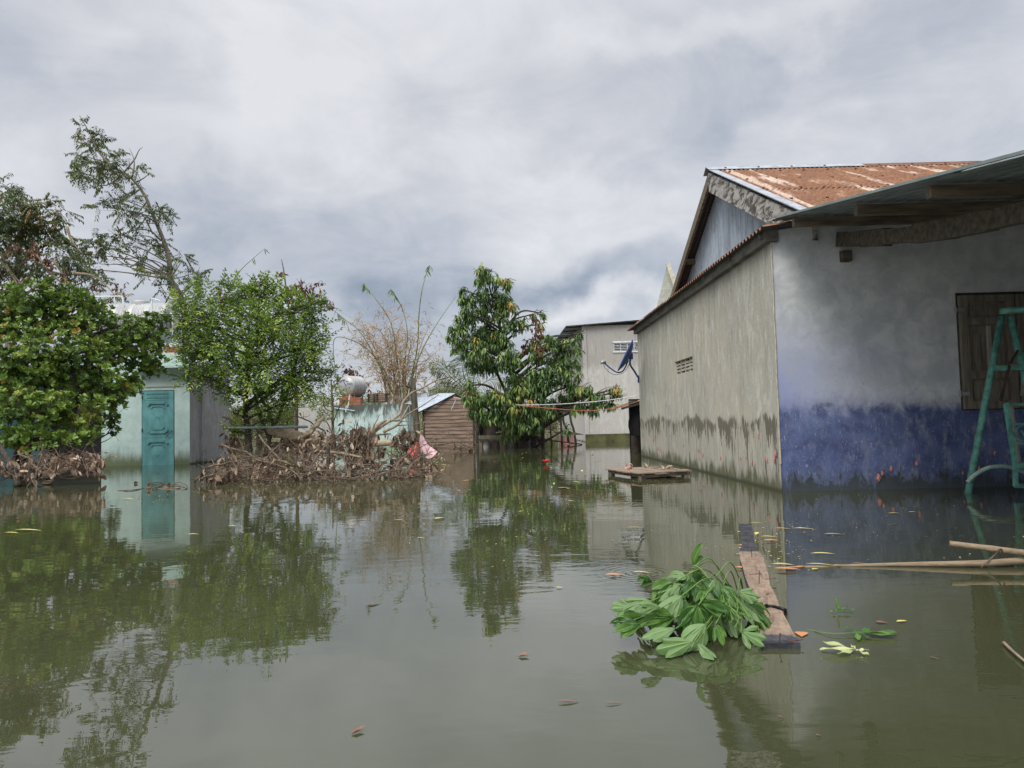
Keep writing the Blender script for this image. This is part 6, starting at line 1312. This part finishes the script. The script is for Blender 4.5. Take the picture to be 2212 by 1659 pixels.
mb = MB(); a = W(2135,1222,.02); mb.tube(spline([W(2120,1225,.02), W(2142,1205,.05), P(2163,1191,3.85)+A(0,0,.01)], 6), .004, 6); mb.tube(spline([P(2150,1190,3.8), P(2163,1186,3.8), P(2166,1200,3.84)], 6), .004, 6); t.part('tie', mb, M['twig'])
stick([W(2168,1388,.01), W(2188,1407,.012), W(2230,1442,.012)], .006, .004, M['stick'], 'pale thin stick cut by the right edge of the water', 'stick')

# ================================================================== cassava leaves
def cassava_mat(name, a, b, vein, under):
    m = bpy.data.materials.new(name); m.use_nodes = True; t = NT(m.node_tree); tc = t.n('ShaderNodeTexCoord').outputs['Object']
    n = t.noise(tc, 30, 4, .6); c = t.mix(rnd_attr(t), a, b); c = t.mix(t.ramp(n, .4, .7, 0, .3), c, tuple(x*.6 for x in a))
    g = t.n('ShaderNodeNewGeometry'); c = t.mix(t.math('MULTIPLY', g.outputs['Backfacing'], .95), c, t.mix(rnd_attr(t), tuple(x*.8 for x in under), under))
    v = rnd_attr(t, 'vein'); c = t.mix(t.ramp(v, .86, .97, 0, .8), c, vein)
    b_ = t.n('ShaderNodeBsdfPrincipled'); t.set(b_.inputs['Base Color'], c); b_.inputs['Roughness'].default_value = .45; b_.inputs['Specular IOR Level'].default_value = .35
    bn = t.n('ShaderNodeBump'); bn.inputs['Strength'].default_value = .35; bn.inputs['Distance'].default_value = .003; t.set(bn.inputs['Height'], t.noise(tc, 90, 3, .6)); t.set(b_.inputs['Normal'], bn.outputs[0])
    tr = t.n('ShaderNodeBsdfTranslucent'); t.set(tr.inputs[0], t.mix(.4, c, (.25,.42,.05))); mx = t.n('ShaderNodeMixShader'); mx.inputs[0].default_value = .22; t.set(mx.inputs[1], b_.outputs[0]); t.set(mx.inputs[2], tr.outputs[0])
    o = t.n('ShaderNodeOutputMaterial'); t.set(o.inputs[0], mx.outputs[0]); return m
CAS = cassava_mat('cassava leaf', (.018,.062,.011), (.085,.18,.028), (.30,.40,.12), (.12,.205,.072))
CASP = cassava_mat('pale cassava leaf', (.34,.38,.16), (.46,.48,.24), (.5,.5,.3), (.45,.47,.26))
PET = plain('green petiole', (.085,.155,.03), .25, 10, .5)
def lobe(mb, base, d, nrm, L, Wd, droop, fold, rnd, wave, rng, floor=None, seg=9):
    d = unit(d); x = unit(np.cross(d, nrm)); z = np.cross(x, d); p = base.copy(); pts = []; dirs = []
    for i in range(seg+1):
        pts.append(p.copy()); dirs.append(d.copy()); d = unit(d - A(0,0,1)*droop/seg); p = p + d*L/seg
    rows, vn = [], []; us = [-1,-.5,-.12,0,.12,.5,1]
    for i, (p, dd) in enumerate(zip(pts, dirs)):
        s_ = i/seg; w_ = Wd*.5*(math.sin(math.pi*min(1, s_*.95+.02)**1.25)**.8)*(1 if s_ < 1 else .02); xx = unit(x-dd*np.dot(x, dd)); zz_ = np.cross(xx, dd)
        r = []
        for u in us:
            q_ = p + xx*u*w_*(1-.12*fold) + zz_*(abs(u)*w_*fold + math.sin(s_*9+wave+u*2)*.004*abs(u))
            if floor is not None and q_[2] < floor: q_[2] = floor+(q_[2]-floor)*.04
            r.append(q_); vn.append(1.0 if u == 0 else (.7 if abs(u) < .2 else .0))
        rows.append(r)
    G = np.array(rows); mb.grid(G, rnd, 0, np.array(vn))
def palmate(mb, st, hub, ax, nrm, L, rng, n=6, droop=1.2, spread=1.15, floor=None, rnd=None, stem_from=None, wr=.30, stem_r=.0028):
    ax = unit(ax); x = unit(np.cross(ax, nrm)); 
    for i in range(n):
        a = (i-(n-1)/2)*spread*2/n + rng.normal(0, .08); d = ax*math.cos(a)+x*math.sin(a); k = 1-.35*abs(i-(n-1)/2)/(n/2)
        lobe(mb, hub+d*.004, d+rng.normal(0,.05,3), nrm, L*k*rng.uniform(.9,1.1), L*k*wr*rng.uniform(.85,1.15), droop*rng.uniform(.7,1.3), rng.uniform(.25,.8), np.clip((rng.random() if rnd is None else rnd)+rng.normal(0,.1),0,1), rng.uniform(0,6), rng, floor)
    if stem_from is not None:
        m_ = (stem_from+hub)/2; m_[2] = max(stem_from[2], hub[2])+.03; s_ = spline([stem_from, m_, hub], 7); st.tube(s_, taper(len(s_), stem_r*1.15, stem_r*.8), 6)
bc_ = W(1530,1350); bt = Thing('cassava_bundle', 'heaped bundle of wilted green cassava leaves floating beside the plank', 'leaf bundle', bc_)
rng = np.random.default_rng(101); lm_, st = MB(), MB(); root = W(1600,1330)+A(0,0,.05)
# named leaves read off the photo: hub pixel, depth offset, lobe direction in the picture plane
zb = lambda X, Y: ((1500+.18083*X)/1.1573, (1380+.18083*Y)/1.1573)
def at(X, Y, d): return P(*zb(X, Y), d)
spec = [((1230,290),2.98,(-.35,-.3,-.9),.16,5,.5,.7), ((1020,420),2.92,(-.85,-.3,-.45),.18,5,.7,.75), ((1600,340),2.88,(-.1,-.3,-1),.20,6,.4,.45), ((1140,595),2.80,(-.8,-.3,-.5),.20,5,.6,.6), ((1360,730),2.72,(-.6,-.3,-.7),.18,5,.6,.8), ((700,680),2.86,(-.9,-.2,-.1),.17,5,.5,.8),
        ((1300,1240),2.60,(-.98,-.2,-.08),.21,3,.2,.5), ((1470,990),2.66,(-.7,-.35,-.6),.19,5,.5,.8), ((1050,1060),2.68,(-1,-.2,0.0),.17,3,.4,.5), ((1030,910),2.75,(-.95,-.2,.15),.18,5,.5,.7), ((1600,990),2.64,(.1,-.4,-.8),.10,3,.4,.8), ((1950,1100),2.66,(.7,-.3,-.15),.12,4,.2,1.3),
        ((1330,1250),2.58,(.5,-.6,-.55),.13,3,.3,.6), ((1900,570),2.85,(.8,-.2,0.1),.12,5,.6,.9), ((1380,700),2.76,(.8,-.3,-.1),.15,4,.4,.6), ((1700,420),2.98,(.3,-.2,-.8),.15,5,.6,.7), ((1270,230),3.05,(.3,-.1,-.4),.13,5,.6,.9), ((720,420),3.02,(-.3,-.2,.2),.11,4,.8,.9), ((830,780),2.74,(-.6,-.3,.3),.13,4,.7,.7), ((600,900),2.80,(-1,0,.05),.13,5,.5,1.0), ((450,760),2.88,(-1,.1,0),.12,6,.2,1.0), ((430,950),2.76,(-1,-.1,-.0),.10,5,.2,1.0), ((560,1010),2.70,(-1,-.1,-.05),.14,5,.2,1.0)]
for (XY, d_, dr, L, n_, dp, spd) in spec:
    h = at(*XY, d_); h[2] = max(h[2], .012); nr = unit(A(0,-.75,.65)+rng.normal(0,.15,3))
    nr = unit(np.cross(np.cross(A(*dr), nr), A(*dr))); palmate(lm_, st, h, A(*dr), -nr if rng.random() < .62 else nr, L*.76, rng, n_, dp, spd*.72, .006, None, root+rng.normal(0,.02,3)*A(1,1,.3), wr=.36)
for i in range(85):      # filler leaves: hubs on the mound, lobes hanging down its sides
    th = rng.uniform(0, 2*math.pi); rr_ = rng.random()**.6; ux, uy = math.cos(th)*rr_, math.sin(th)*rr_
    c = A(bc_[0]+ux*.225-.03, bc_[1]+uy*.15-.02, +.02+.185*max(0, 1-rr_**2)**.7*rng.uniform(.6,1.0))
    dr = A(ux+rng.normal(0,.35), uy-.25+rng.normal(0,.35), rng.uniform(-.5,.25)); nn_ = unit(A(ux*.8, uy*.8-.3, .8)+rng.normal(0,.2,3))
    palmate(lm_, st, c, dr, -nn_ if rng.random() < .35 else nn_, rng.uniform(.09,.14), rng, int(rng.integers(4,7)), rng.uniform(1.2,2.4), .55, .006, None, (c*.5+root*.5-A(0,0,.03)) if i % 5 == 0 else None, wr=.30)
# new shoot standing up
h = at(1275,190,2.98); lobe(lm_, h, A(.35,0,1), A(-.8,-1,.2), .10, .035, .5, .5, .6, 1, rng); lobe(lm_, h, A(.6,0,.6), A(-.8,-1,.2), .06, .025, .3, .5, .5, 2, rng); st.tube(spline([h, at(1330,195,2.97), at(1420,260,2.95), at(1500,370,2.9)], 6), .003, 6)
for i in range(16):
    a = at(rng.uniform(1650,1900), rng.uniform(560,760), rng.uniform(2.75,2.9)); b = at(rng.uniform(1800,2100), rng.uniform(820,1040), rng.uniform(2.64,2.78)); b[2] = max(b[2], .004); s_ = spline([a, (a+b)/2+rng.normal(0,.01,3), b], 5); st.tube(s_, .0024, 5)
bt.part('leaves', lm_, CAS, smooth=True); bt.part('stalks', st, PET, smooth=True)
def lone(XY, dirs, L, m, label, seed, nn=None, lift=.012):
    rng = np.random.default_rng(seed); hub = W(*z7(*XY), lift); t = Thing('cassava_leaf', label, 'leaf', hub*A(1,1,0)); mb, st_ = MB(), MB()
    for (dx_, dy_, k, up_) in dirs: lobe(mb, hub, unit(A(dx_, dy_, up_)), A(0,0,1), L*k, L*k*.26, .0, rng.uniform(.1,.4), rng.random(), rng.uniform(0,6), rng, .004)
    t.part('blade', mb, m, smooth=True); return t, hub, st_
t, hb, s2 = lone((1335,782), [(-1,.05,1.0,.02),(-.9,-.45,.75,.02),(-.75,.7,.95,.06),(.1,1,.35,.1),(.9,-.1,.35,.02),(.3,-1,.5,.0)], .125, CASP, 'pale yellowish cassava leaf floating alone right of the plank', 5)
t, hb, s2 = lone((1345,692), [(1,-.15,1.1,.02),(.95,-.4,1.0,.02),(.8,.35,.6,.08),(-.4,1,.5,.15),(-.5,-1,.7,.0),(.2,-1,.5,.0)], .13, CAS, 'dark green star shaped cassava leaf floating right of the plank', 6)
s2.tube(spline([hb, hb+A(-.10,.012,-.004), W(*z7(1080,676), -.002)], 6), .0018, 5); t.part('stalk', s2, PET)
t, hb, s2 = lone((1242,575), [(0,.1,.5,1),(.9,.3,.55,.2),(-.8,-.2,.4,.05),(1,-.1,.7,.02)], .10, CAS, 'small green cassava sprig poking from the water behind the floating leaves', 7)

# ================================================================== water and bed
wm_ = bpy.data.materials.new('murky flood water'); wm_.use_nodes = True; t = NT(wm_.node_tree); tc = t.n('ShaderNodeTexCoord').outputs['Object']
b_ = t.n('ShaderNodeBsdfPrincipled'); silt = t.noise(tc, .35, 4, .6)
t.set(b_.inputs['Base Color'], t.mix(t.ramp(silt, .3, .7), (.034,.038,.018), (.047,.050,.024)))
b_.inputs['Roughness'].default_value = .006; b_.inputs['IOR'].default_value = 2.05; b_.inputs['Specular IOR Level'].default_value = .5
n1 = t.noise(t.vscale(tc, .9, 1.5, 1), 1.3, 3, .5, .4); n2 = t.noise(t.vscale(tc, 1.0, 2.2, 1), 5.0, 3, .5, .3)
patch = t.ramp(t.noise(t.vscale(tc, .25, .4, 1), 1.0, 2, .5), .45, .62, .25, 1.0)
# faint rings where a drop fell
rc_ = W(1385,1238); dd = t.n('ShaderNodeVectorMath', operation='DISTANCE'); t.set(dd.inputs[0], tc); dd.inputs[1].default_value = tuple(rc_); r_ = dd.outputs['Value']
ring = t.math('MULTIPLY', t.math('SINE', t.math('MULTIPLY', r_, 150.0)), t.ramp(r_, .34, .05, 0, .10))
h = t.math('ADD', t.math('ADD', t.math('MULTIPLY', n1, .9), t.math('MULTIPLY', t.math('MULTIPLY', n2, patch), .42)), ring)
bn = t.n('ShaderNodeBump'); bn.inputs['Strength'].default_value = 1.0; bn.inputs['Distance'].default_value = .0030; t.set(bn.inputs['Height'], h); t.set(b_.inputs['Normal'], bn.outputs[0])
o = t.n('ShaderNodeOutputMaterial'); t.set(o.inputs[0], b_.outputs[0])
mb = MB(); S = 900; mb.grid([[A(x_, y_, 0) for x_ in np.linspace(-S, S, 7)] for y_ in np.linspace(-60, 1600, 7)][::-1])
o = mb.build('water', wm_, None, (0,0,0)); o['kind'] = 'structure'
if o.data.polygons[0].normal.z < 0: o.data.flip_normals()
